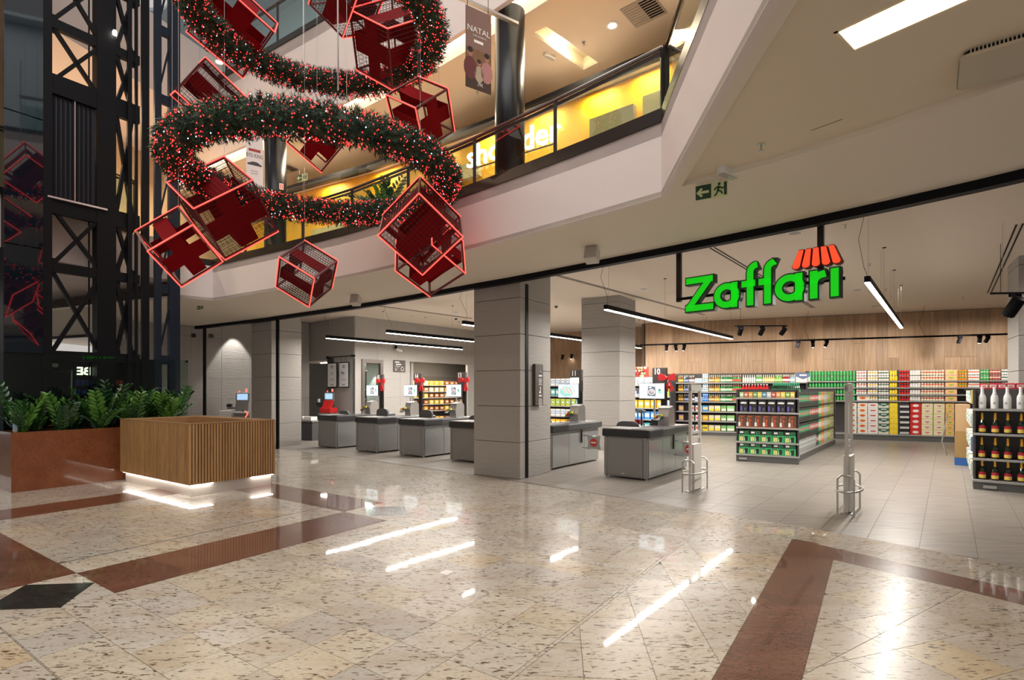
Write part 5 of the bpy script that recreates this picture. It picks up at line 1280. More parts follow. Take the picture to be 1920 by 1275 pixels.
cans = [(1517, 1605, 15, GRN_, (.10, .5, .16), 'green'), (1606, 1626, 4, WHITE_, (.65, .2, .2), 'white can with a thin red band'), (1627.5, 1647, 4, WHITE_, (.8, .5, .05), 'white and gold'), (1648, 1668, 4, WHITE_, DGR_, 'white and dark green'), (1669, 1684, 3, YEL_, (.9, .7, .1), 'yellow'),
        (1686, 1706, 4, RED_, BLK_, 'red and black'), (1707, 1727, 4, WHITE_, (.7, .68, .7), 'plain white'), (1728, 1772, 8, (.80, .72, .55), (.7, .12, .08), 'cream and red')]
for (u0, u1, n, a, b, nm) in cans:
    me = can_mesh(a, b); x0, x1 = ws(u0), ws(u1); nm = nm if 'can' in nm else nm + ' can'
    for r_ in range(4):
        for lay_ in range(2 if r_ == 3 else 1):
            if r_ == 0 and nm.startswith('white can'): continue
            g_ = nm + 's on the back wall, ' + rowname[r_] + (', upper layer' if lay_ else '')
            for i in range(n):
                put('beverage_can', me, wp(x0 + (x1 - x0) * (i + .5) / n, .07 + random.uniform(-.006, .006)), zsR[r_] + .004 + lay_ * .167, random.uniform(0, 6), nm + ', ' + rowname[r_] + ' of the back wall' + (', stacked on another' if lay_ else ''), 'can', g_)
put('beer_carton', pack_mesh(.30, .2, .16, WHITE_, ORA_, RED_, 4), wp(ws(1607.5), .04), zsR[0] + .004, WR, 'single white carton with orange label among cans on fourth shelf of the back wall', 'carton', 'cartons on the back wall')
third = [(1794, 1815, 4, ORA_, (.1, .35, .08), 'orange and green'), (1817, 1838, 5, WHITE_, (.75, .15, .08), 'white and scarlet'), (1840, 1856, 3, GRN_, (.5, .6, .5), 'pale-banded green'), (1857.5, 1878, 4, (.45, .10, .08), (.8, .7, .6), 'maroon'), (1880, 1903, 5, WHITE_, (.05, .15, .10), 'black-banded white')]
for (u0, u1, n, a, b, nm) in third:
    me = can_mesh(a, b); x0, x1 = ws(u0), ws(u1)
    for r_ in (2, 3):
        for lay_ in range(2 if r_ == 3 else 1):
            for i in range(n): put('drink_tin', me, wp(x0 + (x1 - x0) * (i + .5) / n, .07), zsR[r_] + .004 + lay_ * .167, i, nm + ' tin, right end of back wall, ' + rowname[r_] + (', stacked on another' if lay_ else ''), 'can', nm + ' tins, right end, ' + rowname[r_] + (', upper layer' if lay_ else ''))
def mango(u, r_): pass
me = pack_mesh(.28, .2, .16, (.85, .50, .30), (.85, .55, .03), (.1, .4, .2), 4)
for r_ in range(4):
    for lay_ in range(2 if r_ == 3 else 1):
        put('juice_box', me, wp(ws(1773.5), .03), zsR[r_] + .004 + lay_ * .165, WR, 'peach-coloured mango box on the ' + rowname[r_] + ' of the back wall' + (', stacked on another' if lay_ else ''), 'carton', 'mango boxes on the back wall')
stacks = [(1590.5, 1607, WHITE_, ORA_, RED_, 4, 'white carton half hidden by the lone antenna'), (1608.5, 1627, WHITE_, ORA_, RED_, 4, 'white carton with orange oval label'), (1628, 1647, WHITE_, (.7, .68, .68), RED_, 0, 'white carton with faint red script'),
          (1648, 1667.5, (.66, .66, .58), (.03, .12, .07), WHITE_, 5, 'white carton with dark green chevron'), (1668.5, 1684, YEL_, (.9, .72, .1), (.7, .45, .02), 4, 'plain yellow carton'),
          (1686.5, 1706, BLK_, (.65, .05, .03), (.6, .58, .58), 6, 'black and red shrink-wrapped pack'), (1707.5, 1727.5, RED_, WHITE_, (.8, .75, .7), 4, 'bright red carton with white label'),
          (1729, 1750, (.78, .70, .42), WHITE_, RED_, 4, 'cream shrink pack with red and white label'), (1751.5, 1772, (.78, .70, .42), WHITE_, RED_, 4, 'second-column cream shrink pack with red and white label'), (1774, 1790, (.85, .50, .22), (.85, .62, .03), (.1, .4, .2), 4, 'orange mango juice pack'), (1795, 1815, (.85, .42, .18), (.85, .62, .03), RED_, 4, 'orange juice pack behind the cardboard pallet')]
zb1 = .202; HH = (zsR[0] - .06 - zb1) / 6
for (u0, u1, a, b, c_, st, nm) in stacks:
    W_ = ws(u1) - ws(u0) - .004; me = pack_mesh(round(W_, 3), .38, round(HH - .004, 3), a, b, c_, st)
    for k in range(6):
        put('drinks_pack', me, wp(ws(u0) + random.uniform(-.004, .004), .03), zb1 + k * HH, WR, nm + ', ' + ('bottom', 'second', 'third', 'fourth', 'fifth', 'top')[k] + ' of its floor-level stack', 'carton', 'stacked drinks packs at floor level on the back wall')
# left wall unit
cols = [(1262, 1271, 0, 'carton'), (1271.5, 1281, 3, (.25, .10, .02), (.75, .5, .1), 'brown bottle with gold label'), (1282, 1291, 3, (.03, .05, .03), (.3, .35, .6), 'dark bottle with blue label'), (1292, 1302, 3, (.12, .05, .04), (.8, .75, .75), 'dark bottle with white label'),
        (1303, 1316, 5, (.55, .65, .78), (.3, .42, .7), 'pale blue can'), (1317, 1328, 3, (.62, .65, .62), (.2, .42, .75), 'blue and gold can'), (1329, 1339, 3, (.30, .13, .02), (.7, .6, .35), 'amber bottle'), (1339.5, 1350, 3, (.45, .22, .03), (.8, .6, .2), 'golden bottle'),
        (1351, 1360.5, 3, (.03, .22, .05), (.7, .75, .65), 'green bottle'), (1361, 1373, 4, (.02, .15, .04), (.6, .7, .5), 'dark green bottle'), (1373.5, 1390, 5, (.04, .30, .06), (.75, .1, .1), 'green bottle with red label')]
top_only = [(1392, 1417, 6, WHITE_, (.75, .8, .7), 'frosted white bottle'), (1418, 1429, 4, (.10, .45, .08), WHITE_, 'bright green bottle'), (1430, 1453, 6, (.65, .52, .15), (.9, .85, .5), 'yellow wine bottle'), (1454, 1467, 5, (.15, .4, .05), (.5, .7, .3), 'lime bottle'), (1468, 1481, 5, (.35, .02, .02), WHITE_, 'red-topped bottle'), (1482, 1491, 3, (.35, .55, .7), WHITE_, 'pale blue bottle')]
rn5 = ['fifth', 'fourth', 'third', 'second', 'top']
for r_ in (4, 3, 2):
    for c_ in cols + (top_only if r_ == 4 else []):
        if c_[2] == 0: continue
        u0, u1, n, g_, l_, nm = c_; x0, x1 = ws(u0), ws(u1); isc = nm.endswith('can'); me = can_mesh(g_, l_, .155) if isc else bottle_mesh(g_, l_, (.7, .65, .5), .255)
        if r_ == 2 and nm.startswith('blue and gold'): me = can_mesh((.05, .25, .7), (.5, .6, .8), .155)
        for lay_ in range(2 if nm.startswith('blue and') and isc else 1):
            for i in range(n): put('drinks_bottle' if not isc else 'slim_can', me, wp(x0 + (x1 - x0) * (i + .5) / n, .07), zsL[r_] + .004 + lay_ * .157, i, nm + ' on the ' + rn5[r_] + ' shelf of the long left shelving' + (', stacked on another' if lay_ else ''), 'can' if isc else 'bottle', nm + 's, ' + rn5[r_] + ' shelf, left back wall' + (' upper layer' if lay_ else ''))
me = pack_mesh(.42, .3, .30, WHITE_, (.12, .16, .3), (.7, .5, .1), 5); put('beer_carton', me, wp(ws(1492.5), .04), zsL[4] + .004, WR, 'white and navy carton on the top shelf left of the green cans', 'carton', 'cartons on the back wall')
packsL = [(1272.5, 1281.5, (.55, .3, .4), (.8, .6, .1), 'violet and gold pack'), (1291, 1301.5, (.72, .70, .70), (.5, .1, .1), 'white pack with red star'), (1304, 1316, (.75, .74, .76), (.65, .1, .1), 'pale pack with red star'), (1317, 1328, (.06, .3, .7), (.7, .6, .3), 'blue pack'), (1329, 1339, (.62, .58, .42), (.85, .65, .05), 'amber six-pack with yellow panel'), (1340, 1351, (.66, .62, .5), (.85, .65, .05), 'cream six-pack with yellow panel'), (1352, 1362, (.15, .42, .12), (.8, .75, .6), 'green six-pack'), (1363, 1377.5, (.25, .5, .2), (.8, .82, .7), 'light green six-pack')]
for r_, z in ((1, zsL[1]), (0, zsL[0]), (-1, .144)):
    for (u0, u1, a, b, nm) in packsL:
        if nm == 'blue pack' and r_ < 1: a, b, nm = (((.6, .28, .03), (.8, .55, .1), 'bronze pack'), None, ((.85, .65, .03), (.3, .2, .05), 'yellow pack'))[0 if r_ == 0 else 2]
        W_ = round(ws(u1) - ws(u0) - .006, 3)
        put('six_pack', pack_mesh(W_, .25, .20, a, (.12, .05, .02) if 'six' in nm else b, b, 6 if 'six' in nm else 0), wp(ws(u0), .05), z + .004, WR, nm + ' on the ' + ('fifth shelf', 'base deck')[r_ + 1 == 0] * 0 + nm * 0 + {1: 'fourth shelf', 0: 'fifth shelf', -1: 'base deck'}[r_] + ' of the long left shelving', 'carton', 'multipacks on the long left shelving')
# ---- near gondola with end cap
GO = Vector((5.0, 11.96)); gd = (Vector((6.08, 11.36)) - GO); GW = gd.length; gd.normalize()
gt = shelf_unit('gondola_end', 'grey gondola end unit with gift boxes in five rows, facing the entrance', GO, gd, GW, .45, [.446, .765, 1.095, 1.415], 1.60, zbase=.17)
MB().box(.06, .22, -.004, .01, .045, .09).build('maker_plate', SHL, gt)
gr = rz_of(gd); gy = Vector((-gd.y, gd.x))
def gp(x, y=.03): return GO + gd * x + gy * y
me = pack_mesh(round((GW - .1) / 5 - .006, 3), .3, .245, (.04, .42, .14), (.02, .30, .10), (.80, .68, .25), 1)
for r_, z in ((0, .172), (1, .448)):
    for i in range(5): put('gift_box', me, gp(.05 + i * (GW - .1) / 5), z, gr, 'green boxed glass set with yellow bottles on the ' + ('lowest', 'second lowest')[r_] + ' row of the gondola end', 'gift box', 'green gift boxes, ' + ('lowest', 'second lowest') [r_] + ' row of the gondola end')
me = pack_mesh(round((GW - .08) / 7 - .006, 3), .28, .27, (.11, .055, .035), (.75, .10, .02), (.28, .18, .12), 3)
for i in range(7): put('gift_box', me, gp(.04 + i * (GW - .08) / 7), .767, gr, 'brown gift box with orange anchor ornament on the middle row of the gondola end', 'gift box', 'brown anchor gift boxes')
me = pack_mesh(round((GW - .12) / 6 - .02, 3), .26, .275, (.018, .017, .02), (.14, .09, .5), (.25, .25, .27), 2)
for i in range(6): put('gift_box', me, gp(.06 + i * (GW - .12) / 6 + .01), 1.097, gr, 'black glass-set box with white scrawl on the gondola end', 'gift box', 'black gift boxes with scrawl')
jc = [(.35, .45, .25), (.45, .15, .1), (.7, .3, .05), (.15, .3, .12), (.75, .55, .1), (.1, .25, .35), (.6, .6, .55), (.4, .1, .08), (.75, .3, .1), (.8, .6, .1), (.2, .35, .1), (.7, .45, .1)]
for i in range(12):
    c_ = jc[i]; put('spice_pouch', pack_mesh(.082, .06, .125, c_, tuple(min(.85, x * 1.9) for x in c_), (.8, .8, .75), 0), gp(.07 + i * (GW - .14) / 12), 1.417, gr, 'small multicoloured pouch on the top row of the gondola end', 'pouch', 'small pouches on the top row of the gondola end')
# gondola run behind it
R0 = Vector((6.16, 11.62)); RL = 5.2
gl_ = Vector((-A.y, A.x))
rt = thing('gondola_run', 'long gondola behind the end unit, stacked with green and orange packs', 'shelving', V3(R0 - A * 0, 0), rz_of(A))
MB().box(0, RL, .46, .50, 0, 1.5).build('spine_panel', SHM, rt); MB().box(0, RL, .0, .96, 0, .13).build('plinth', MATS['plinth dark'], rt); MB().box(0, RL + .01, -.01, .97, .13, .17, c=.006).build('base_deck', SHL, rt)
MB().box(RL, RL + .04, 0, .9, 0, 1.6).build('end_frame', SHM, rt); MB().box(-.02, .02, 0, .9, 0, 1.6).build('end_frame', SHM, rt)
rz_s = [.52, .88, 1.22]
for z in rz_s:
    s_ = MB().box(0, RL, .03, .46, z - .02, z).build('shelf', SHM, rt); MB().box(0, RL, .01, .03, z - .02, z + .004).build('price_rail', SHM, s_)
MB().box(0, RL, .05, .95, 1.48, 1.50).build('top_shelf', SHM, rt)
seq = [((.035, .038, .03), (.04, .35, .18), (.7, .2, .15), 'dark pouch with green band')] * 11 + [((.04, .07, .05), (.6, .12, .1), (.75, .75, .7), 'dark pouch with red band')] * 7 + [((.05, .45, .25), (.8, .8, .7), WHITE_, 'mint green packet')] * 2 + [((.80, .28, .02), (.9, .6, .3), WHITE_, 'orange packet')] * 3 + [((.5, .52, .5), (.7, .75, .7), WHITE_, 'silver packet')] * 3 + [((.45, .6, .12), (.85, .8, .3), WHITE_, 'lime packet')] * 3 + [((.7, .62, .35), (.5, .55, .2), WHITE_, 'cream packet')] * 4
pit = RL / len(seq)
for r_, z in enumerate([.17] + rz_s):
    for i, (a, b, c_, nm) in enumerate(seq):
        if r_ == 0 and i < 16: a, b, c_, nm = (.30, .31, .30), (.55, .56, .54), (.2, .3, .22), 'clear grey bag'
        me = pack_mesh(.145, .10, .31, a, b, c_, 0); p_ = R0 + A * (i * pit + .01) + B * .0; q_ = R0 + A * (i * pit + .02) - Vector((A.y, -A.x)) * .04
        put('snack_packet', me, q_, z + .004, rz_of(A), nm + ' on the ' + ('base deck', 'second shelf up', 'third shelf up', 'highest shelf')[r_] + ' of the long gondola side', 'packet', nm + 's, ' + ('base', 'second', 'third', 'highest')[r_] + ' row of the gondola side')

for i in range(9):
    put('sauce_bottle', bottle_mesh((.62, .03, .03), (.75, .1, .08), WHITE_, .22, .042), GO + gd * (.09 + i * .062) + gy * .62, 1.50, 0, 'red sauce bottle with white cap on top of the gondola', 'bottle', 'red sauce bottles on top of the gondola')
for i in range(14):
    for j in range(2): put('olive_oil_bottle', bottle_mesh((.015, .045, .02), (.04, .4, .2), (.1, .45, .25), .25, .036), GO + gd * (.72 + i * .038 + j * .0) + gy * (.60 + j * .12 + i * .02), 1.50, 0, 'dark green bottle with mint label on top of the gondola', 'bottle', 'dark green bottles on top of the gondola')
# ---- right gondola with sparkling wine
G2 = Vector((7.40, 8.60)); d2 = Vector((.769, -.639)); W2_ = 1.32
g2t = shelf_unit('gondola_end', 'dark gondola end unit with sparkling wine at the right edge', G2, d2, W2_, .46, [.50, .90, 1.29], 1.60, zbase=.16)
MB().box(.12, .28, -.004, .01, .03, .075).build('maker_plate', SHL, g2t); MB().box(.60, .78, -.008, .0, .475, .50).build('price_label', WHITEI, g2t.children[0])
g2y = Vector((-d2.y, d2.x))
def bparts(kind):
    if kind == 'dark':
        b = MB().lathe([(.043, 0), (.045, .012), (.045, .145), (.040, .17), (.020, .215), (.0175, .225)], 18).mesh('bottle_body', pmat((.012, .02, .012), .08))
        f_ = MB().lathe([(.0225, .208), (.0190, .25), (.0185, .30), (.020, .315), (.017, .328)], 14).mesh('gold_foil', mat('gold foil', (.80, .42, .06), .3, .8))
        l1 = MB().lathe([(.0458, .018), (.0458, .068)], 18).mesh('yellow_label', pmat((.85, .60, .10), .5)); l2 = MB().lathe([(.0460, .072), (.0460, .118)], 18).mesh('red_label', pmat((.45, .015, .03), .5))
        l3 = MB().lathe([(.0459, .068), (.0459, .072)], 18).mesh('label_line', pmat((.8, .75, .5), .5))
        return [('bottle_body', b), ('gold_foil', f_), ('yellow_label', l1), ('red_label', l2), ('label_line', l3)]
    fc = pmat((.80, .80, .80), .4) if kind == 'white' else pmat((.75, .40, .36), .35)
    b = MB().lathe([(.046, 0), (.048, .012), (.048, .16), (.043, .195), (.020, .25), (.018, .262)], 18).mesh('bottle_body', pmat((.78, .78, .77), .35))
    f_ = MB().lathe([(.0215, .248), (.0195, .29), (.0195, .32), (.021, .33), (.019, .343)], 14).mesh('foil', fc); n_ = MB().lathe([(.032, .222), (.0335, .226)], 14).mesh('neck_print', pmat((.12, .12, .13)))
    e_ = MB().plate([(-.016, .07), (.016, .07), (.006, .10), (.016, .105), (-.012, .108)], Matrix.Translation((-.01, -.047, 0)), .002).mesh('emblem', pmat((.4, .4, .42)))
    return [('bottle_body', b), ('foil', f_), ('neck_print', n_), ('emblem', e_)]
PR = {k: bparts(k) for k in ('dark', 'white', 'rose')}
pos = ['first', 'second', 'third', 'fourth', 'fifth', 'sixth', 'seventh', 'eighth']
for r_, z in enumerate((.16, .50, .90, 1.29)):
    nb = 8
    for i in range(nb):
        k = 'dark' if r_ < 3 else ('white' if i < 4 else 'rose'); c_ = G2 + d2 * (.11 + i * .152 + random.uniform(-.006, .006)) + g2y * (.09 + random.uniform(-.01, .02))
        rw = ('bottom row', 'middle dark row', 'upper dark row', 'top shelf')[r_]
        lab = ('dark sparkling wine bottle with gold foil, ' if k == 'dark' else 'white bottle with silver neck, ' if k == 'white' else 'white bottle with rose foil, ') + pos[i] + ' from the aisle, ' + rw
        t = thing('wine_bottle', lab, 'bottle', V3(c_, z + .004), rz_of(d2) + random.uniform(-.2, .2), 'sparkling wine bottles, ' + rw)
        for nm, me in PR[k]: inst(nm, me, t)
g2s = thing('gondola_run', 'gondola run behind the sparkling wine, with hanging colourful packets', 'shelving', V3(G2 + g2y * .5, 0), rz_of(A))
MB().box(0, 3.4, -.95, -.04, 0, .15).build('plinth', MATS['plinth dark'], g2s); MB().box(0, 3.4, -.50, -.46, .15, 1.6).build('spine_panel', SHM, g2s)
for z in (.55, .95, 1.35): MB().box(0, 3.4, -.46, -.04, z - .02, z).build('shelf', SHM, g2s)
pc_ = [((.7, .75, .72), (.1, .4, .15)), ((.8, .6, .1), (.7, .7, .7)), ((.15, .2, .45), (.7, .7, .72)), ((.72, .74, .72), (.1, .5, .25)), ((.6, .65, .62), (.05, .1, .3))]
for r_, z in enumerate((.15, .55, .95, 1.35)):
    for i in range(16):
        a, b = pc_[(i + r_ * 2) % 5]; q_ = G2 + g2y * .55 + A * (i * .19) + gl_ * .02
        put('hanging_packet', pack_mesh(.02 + .10, .15, .24, a, b, (.8, .8, .8), 0), q_ + A * .12, z + .006, rz_of(A) + pi, 'small colourful packet on the aisle side of the wine gondola', 'packet', 'packets along the aisle side of the wine gondola')
for i in range(12): put('red_gift_bag', pack_mesh(.10, .15, .10, (.6, .03, .05), WHITE_, (.7, .1, .1), 0), G2 + d2 * (.1 + i * .11) + g2y * .62, 1.601, rz_of(d2), 'small red and white box on top of the wine gondola', 'box', 'red boxes on top of the wine gondola')
MB().box(-.1, 1.35, .55, 1.0, 1.58, 1.60).build('top_deck', SHM, g2t)
t = thing('display_pallet', 'tall tan cardboard display on a blue pallet beyond the wine gondola', 'display', V3((9.36, 11.35), 0), rz_of(A))
MB().box(0, .5, -.26, -.02, .16, 1.28, c=.004).build('cardboard_box', mat('cardboard', (.50, .32, .17), .8), t); MB().box(-.005, .505, -.265, -.015, .16, .72).build('lower_carton', mat('brown card', (.36, .22, .08), .8), t)
for x_ in (0, .2, .4): MB().box(x_, x_ + .1, -.27, -.01, 0, .16).build('pallet_block', mat('pallet blue', (.03, .12, .4), .5), t)
MB().tube([(.0, .12, .2), (-.15, .2, .5), (-.2, .1, 1.1)], .012, 6).build('wire', STEEL, t)
# ---- bakery shelves behind the opening
bk0 = bc + A * (tS0 + .1) - B * 1.0
bsz = [zat(v, 20.9) for v in (771.7, 759, 746.5, 734.4, 721.8)]
shelf_unit('bakery_shelving', 'lit bakery shelving with brown and yellow boxes behind the grey wall opening', bk0, A, tS1 - tS0 + 1.2, .45, bsz, zat(704, 20.9), zbase=.3)
bcol = [((.42, .14, .05), (.75, .6, .4)), ((.80, .60, .38), (.85, .75, .5)), ((.80, .45, .05), (.5, .25, .08)), ((.30, .10, .05), (.75, .35, .1)), ((.85, .55, .08), (.85, .75, .4))]
nbx = 14
for r_, z in enumerate([.3] + bsz):
    for i in range(nbx):
        a, b = bcol[(i // 3 + r_) % 5]; put('bakery_box', pack_mesh(.19, .25, .17, a, b, (.85, .8, .7), 0), bk0 + A * (.08 + i * (tS1 - tS0 + 1.0) / nbx) - B * .0 + Vector((-A.y, A.x)) * .03, z + .006, rz_of(A), 'brown or yellow bakery box on the ' + ('base', 'fifth', 'fourth', 'third', 'second', 'top')[r_] + ' row of the bakery shelving', 'box', 'bakery boxes, ' + ('base', 'fifth', 'fourth', 'third', 'second', 'top')[r_] + ' row')
bk1 = bc + A * (tD0 - .3) - B * 1.2
shelf_unit('bakery_shelving', 'small lit shelving seen through the bronze framed door', bk1, A, 1.4, .4, [.9, 1.25, 1.6, 2.3], 2.7, zbase=.3, backm=mat('dark wall', (.14, .13, .12), .8))
for r_, z in enumerate((.9, 1.25)):
    for i in range(8): put('jar_box', pack_mesh(.13, .2, .16, *[(.5, .25, .06), (.05, .3, .4), (.75, .6, .3), (.3, .1, .1)][i % 4:i % 4 + 1] * 1, (.7, .6, .4), (.8, .8, .7), 0), bk1 + A * (.1 + i * .15) + Vector((-A.y, A.x)) * .05, z + .004, rz_of(A), 'small box on the ' + ('lower', 'upper')[r_] + ' shelf seen through the bronze door', 'box', 'small boxes behind the bronze door')
# ---- shelves seen between the columns
S2 = Vector((.55, 22.1)); shelf_unit('far_shelving', 'far shelving with blue and orange boxes seen between the stone columns', S2, B, 6.2, .5, [.55, .95, 1.35, 1.75], 2.05, zbase=.15)
fc_ = [((.05, .25, .65), (.6, .7, .8), 'blue'), ((.8, .4, .03), (.85, .7, .3), 'orange'), ((.72, .72, .72), (.2, .3, .5), 'white'), ((.45, .5, .08), (.2, .4, .1), 'lime'), ((.08, .35, .4), (.6, .7, .6), 'teal')]
for r_, z in enumerate((.15, .55, .95, 1.35, 1.75)):
    for i in range(26):
        a, b, nm = fc_[(2 if r_ == 4 else (i // 5 + r_) % 5)]
        put('grocery_box', pack_mesh(.20, .3, .27, a, b, (.8, .8, .8), 0), S2 + B * (.08 + i * .235) - Vector((B.y, -B.x)) * -.0 + Vector((-B.y, B.x)) * .04, z + .004, rz_of(B), nm + ' grocery box on the ' + ('base', 'fourth', 'third', 'second', 'top')[r_] + ' row of the far shelving between the columns', 'box', nm + ' grocery boxes, ' + ('base', 'fourth', 'third', 'second', 'top')[r_] + ' row of the far shelving')
t = thing('fruit_display', 'hanging display of red and cream fruit beside the oak wall edge', 'display', V3((4.55, 18.9), 0), rz_of(B))
MB().box(-.5, .7, 0, .5, 1.45, 1.62).build('trough', SHM, t)
for i in range(26):
    x_, z_ = random.uniform(-.3, .15), random.choice((2.05, 2.15, 2.25, 2.35)); MB().lathe([(.0, -.05), (.045, -.02), (.05, .01), (.03, .045), (0, .05)], 8, Matrix.Translation((x_, random.uniform(0, .2), z_))).build('fruit', pmat(((.6, .02, .02), (.75, .68, .5), (.15, .35, .08))[i % 3]), t)
MB().box(-.3, .15, .25, .3, 1.95, 2.4).build('back_board', pmat((.5, .05, .05)), t); MB().tube([(0, .27, 2.5), (0, .27, ZC)], .01, 6).build('hanger', BLACKM, t)

# ------------------------------------------------------------------ linear pendants
ZP = 3.06
def pendant(label, p0, L, cords=(.12,), power=None):
    t = thing('linear_pendant', label, 'pendant light', V3(p0, 0), rz_of(A), 'linear pendants over the checkouts')
    MB().box(0, L, -.035, .035, ZP, ZP + .085, c=.004).build('housing', BLACKM, t); MB().box(.004, L - .004, -.03, .03, ZP - .012, ZP + .001).build('diffuser', LED, t)
    for k, x_ in enumerate((.12, L * .36, L * .68, L - .15)):
        MB().tube([(x_, 0, ZP + .08), (x_, 0, ZC)], .003, 5).build('cable', STEEL, t); MB().lathe([(.03, ZC - .012), (.03, ZC)], 12, Matrix.Translation((x_, 0, 0))).build('ceiling_cup', BLACKM, t)
    mb = MB(); mb.tube([(.1, 0, ZP + .085), (.2, .06, ZP + .25), (.0, .1, ZP + .6), (.08, .03, ZC)], .003, 5); mb.build('flex', BLACKM, t)
    c_ = Vector(p0) + A * L / 2
    area('pendant_lamp', V3(c_, ZP - .016), L, .06, power or L * 36, (1, .95, .88), (0, 0, rz_of(A)))
pd = [(at(1135, 580, ZP), 7.4, 'long linear pendant running in under the green sign'), (at(1626, 529, ZP), 7.0, 'bright linear pendant right of the green sign'),
      (at(612, 634, ZP), 5.5, 'leftmost linear pendant over the checkouts'), (at(725, 624, ZP), 6.6, 'second linear pendant from the left'), (at(868, 608, ZP), 9.0, 'linear pendant starting just left of the near stone column'),
      (Vector((.2, 10.9)), 7.0, 'linear pendant hidden behind the near stone column'), (Vector((7.6, 5.6)), 6.0, 'linear pendant above the wine gondola')]
for p_, L, lab in pd[:5]: pendant(lab, p_, L)
pendant('far linear pendant seen between the two stone columns', at(1030, 671.5, ZP) , 5)
# slots in the store ceiling
for i, ((u0, v0), (u1, v1)) in enumerate((((1335, 464), (1525, 577)), ((1040, 515), (1320, 590)), ((1855, 549), (1912, 420)), ((700, 572), (885, 597)))):
    a, b = at(u0, v0, ZC), at(u1, v1, ZC); dd = (b - a); L = dd.length
    t = thing('ceiling_slot', ('twin dark air slot in the store ceiling behind the green letters', 'twin dark air slot running over the near store ceiling', 'twin dark air slot at the right edge of the store ceiling', 'twin dark air slot in the ceiling above the left pendants')[i], 'vent', V3(a, 0), rz_of(dd))
    for y_ in (-.035, .035): MB().box(0, L, y_ - .012, y_ + .012, ZC - .006, ZC + .0).build('slot', BLACKM, t)
# small ceiling fittings
def fitting(name, label, cat, u, v, z, builder, group=None, rz=0):
    t = thing(name, label, cat, V3(at(u, v, z), z), rz, group); builder(t); return t
def sprinkler(t):
    MB().lathe([(.035, -.004), (.035, 0)], 12).build('plate', STEEL, t); MB().lathe([(.008, -.05), (.008, -.004)], 8).build('stem', STEEL, t); MB().lathe([(.022, -.055), (.022, -.05)], 10).build('deflector', STEEL, t)
for u, v, z, wh in ((1427, 271, ZS + .05, 'in the tray ceiling left of the long recessed light'), (1585, 421, ZC, 'just inside the header, right of the awning'), (1631, 494, ZC, 'above the bright right pendant'), (1661, 541, ZC, 'behind the bright right pendant'), (1806, 557, ZC, 'over the right end of the back wall'), (1092, 558, ZC, 'left of the second stone column'), (770, 592, ZC, 'over the left pendants'),
                    (1095, 79, 7.75, 'beside the trough light in the gallery ceiling'), (930, 82, 7.75, 'near the black column in the gallery ceiling'), (895, 172, 7.75, 'under the christmas banner')):
    fitting('sprinkler', 'small steel ceiling sprinkler ' + wh, 'sprinkler', u, v, z, sprinkler)
def disc(r, m=WHITEM):
    return lambda t: (MB().lathe([(r, -.012), (r * 1.05, -.006), (r * 1.05, 0)], 24).build('cover', m, t), MB().lathe([(r * .8, -.014), (r * .8, -.012)], 20).build('mesh_disc', mat('speaker mesh', (.40, .37, .33), .7), t))
for u, v, wh in ((1490, 436, 'left of the awning sign'), (1607, 543, 'behind the bright right pendant'), (1640, 574, 'closer to the back wall'), (1207, 541, 'left of the green letters'), (854, 585, 'left of the near stone column')):
    fitting('ceiling_speaker', 'round flush ceiling speaker ' + wh, 'speaker', u, v, ZC, disc(.11))
def dome(t): MB().lathe([(.06, -.02), (.06, 0)], 16).build('base', WHITEM, t); MB().lathe([(.0, -.075), (.03, -.068), (.045, -.045), (.05, -.02)], 14).build('dome', BLACKP, t, smooth=True)
fitting('dome_camera', 'small dome camera on the store ceiling right of the near stone column', 'camera', 1043, 573, ZC, dome); fitting('dome_camera', 'small dome camera on the store ceiling above the left pendants', 'camera', 855, 596, ZC, dome)
def grille(t):
    MB().box(-.28, .28, -.28, .28, -.02, 0).build('frame', mat('vent frame', (.42, .36, .28), .6), t)
    for i in range(8): MB().box(.02, .26, -.24 + i * .06, -.215 + i * .06, -.03, -.02).build('slat', BLACKM, t)
    for i in range(8): MB().box(-.26, 0, -.24 + i * .06, -.20 + i * .06, -.03, -.02).build('slat', MATS['vent frame'], t)
fitting('ceiling_grille', 'square air grille in the gallery ceiling at the top', 'vent', 1207, 20, 7.75, grille, rz=radians(-40))
fitting('ceiling_grille', 'dark air grille in the gallery ceiling over the garland', 'vent', 535, 315, 7.75, grille, rz=radians(-30))
def downl(m_es=30): return lambda t: (MB().lathe([(.10, -.015), (.10, 0)], 20).build('trim_ring', WHITEM, t), MB().lathe([(.06, -.02), (.06, -.015)], 16).build('lamp', mat('bright downlight', (1, 1, 1), .5, emit=(1, .92, .75), es=40), t))
fitting('downlight', 'single bright downlight in the gallery ceiling', 'light', 1148, 47, 7.75, downl()); fitting('downlight', 'bright downlight seen in the top left between the neon frames', 'light', 411, 116, 9.4, downl())
def emerg(t): lbox(MB(), -.13, .13, -.045, .045, -.06, 0, r=.04).build('body', WHITEM, t); MB().box(-.11, .11, -.03, .03, -.066, -.06).build('lens', mat('lens grey', (.45, .42, .38), .3), t)
fitting('emergency_light', 'oblong white emergency light above the near exit sign', 'light', 1364, 318, ZS + .05, emerg, rz=radians(35)); fitting('emergency_light', 'small white emergency light beside the trough light', 'light', 1030, 103, 7.75, emerg, rz=radians(35))
fitting('emergency_light', 'small white box light on the store ceiling above the left track', 'light', 1404, 603, ZC, emerg)
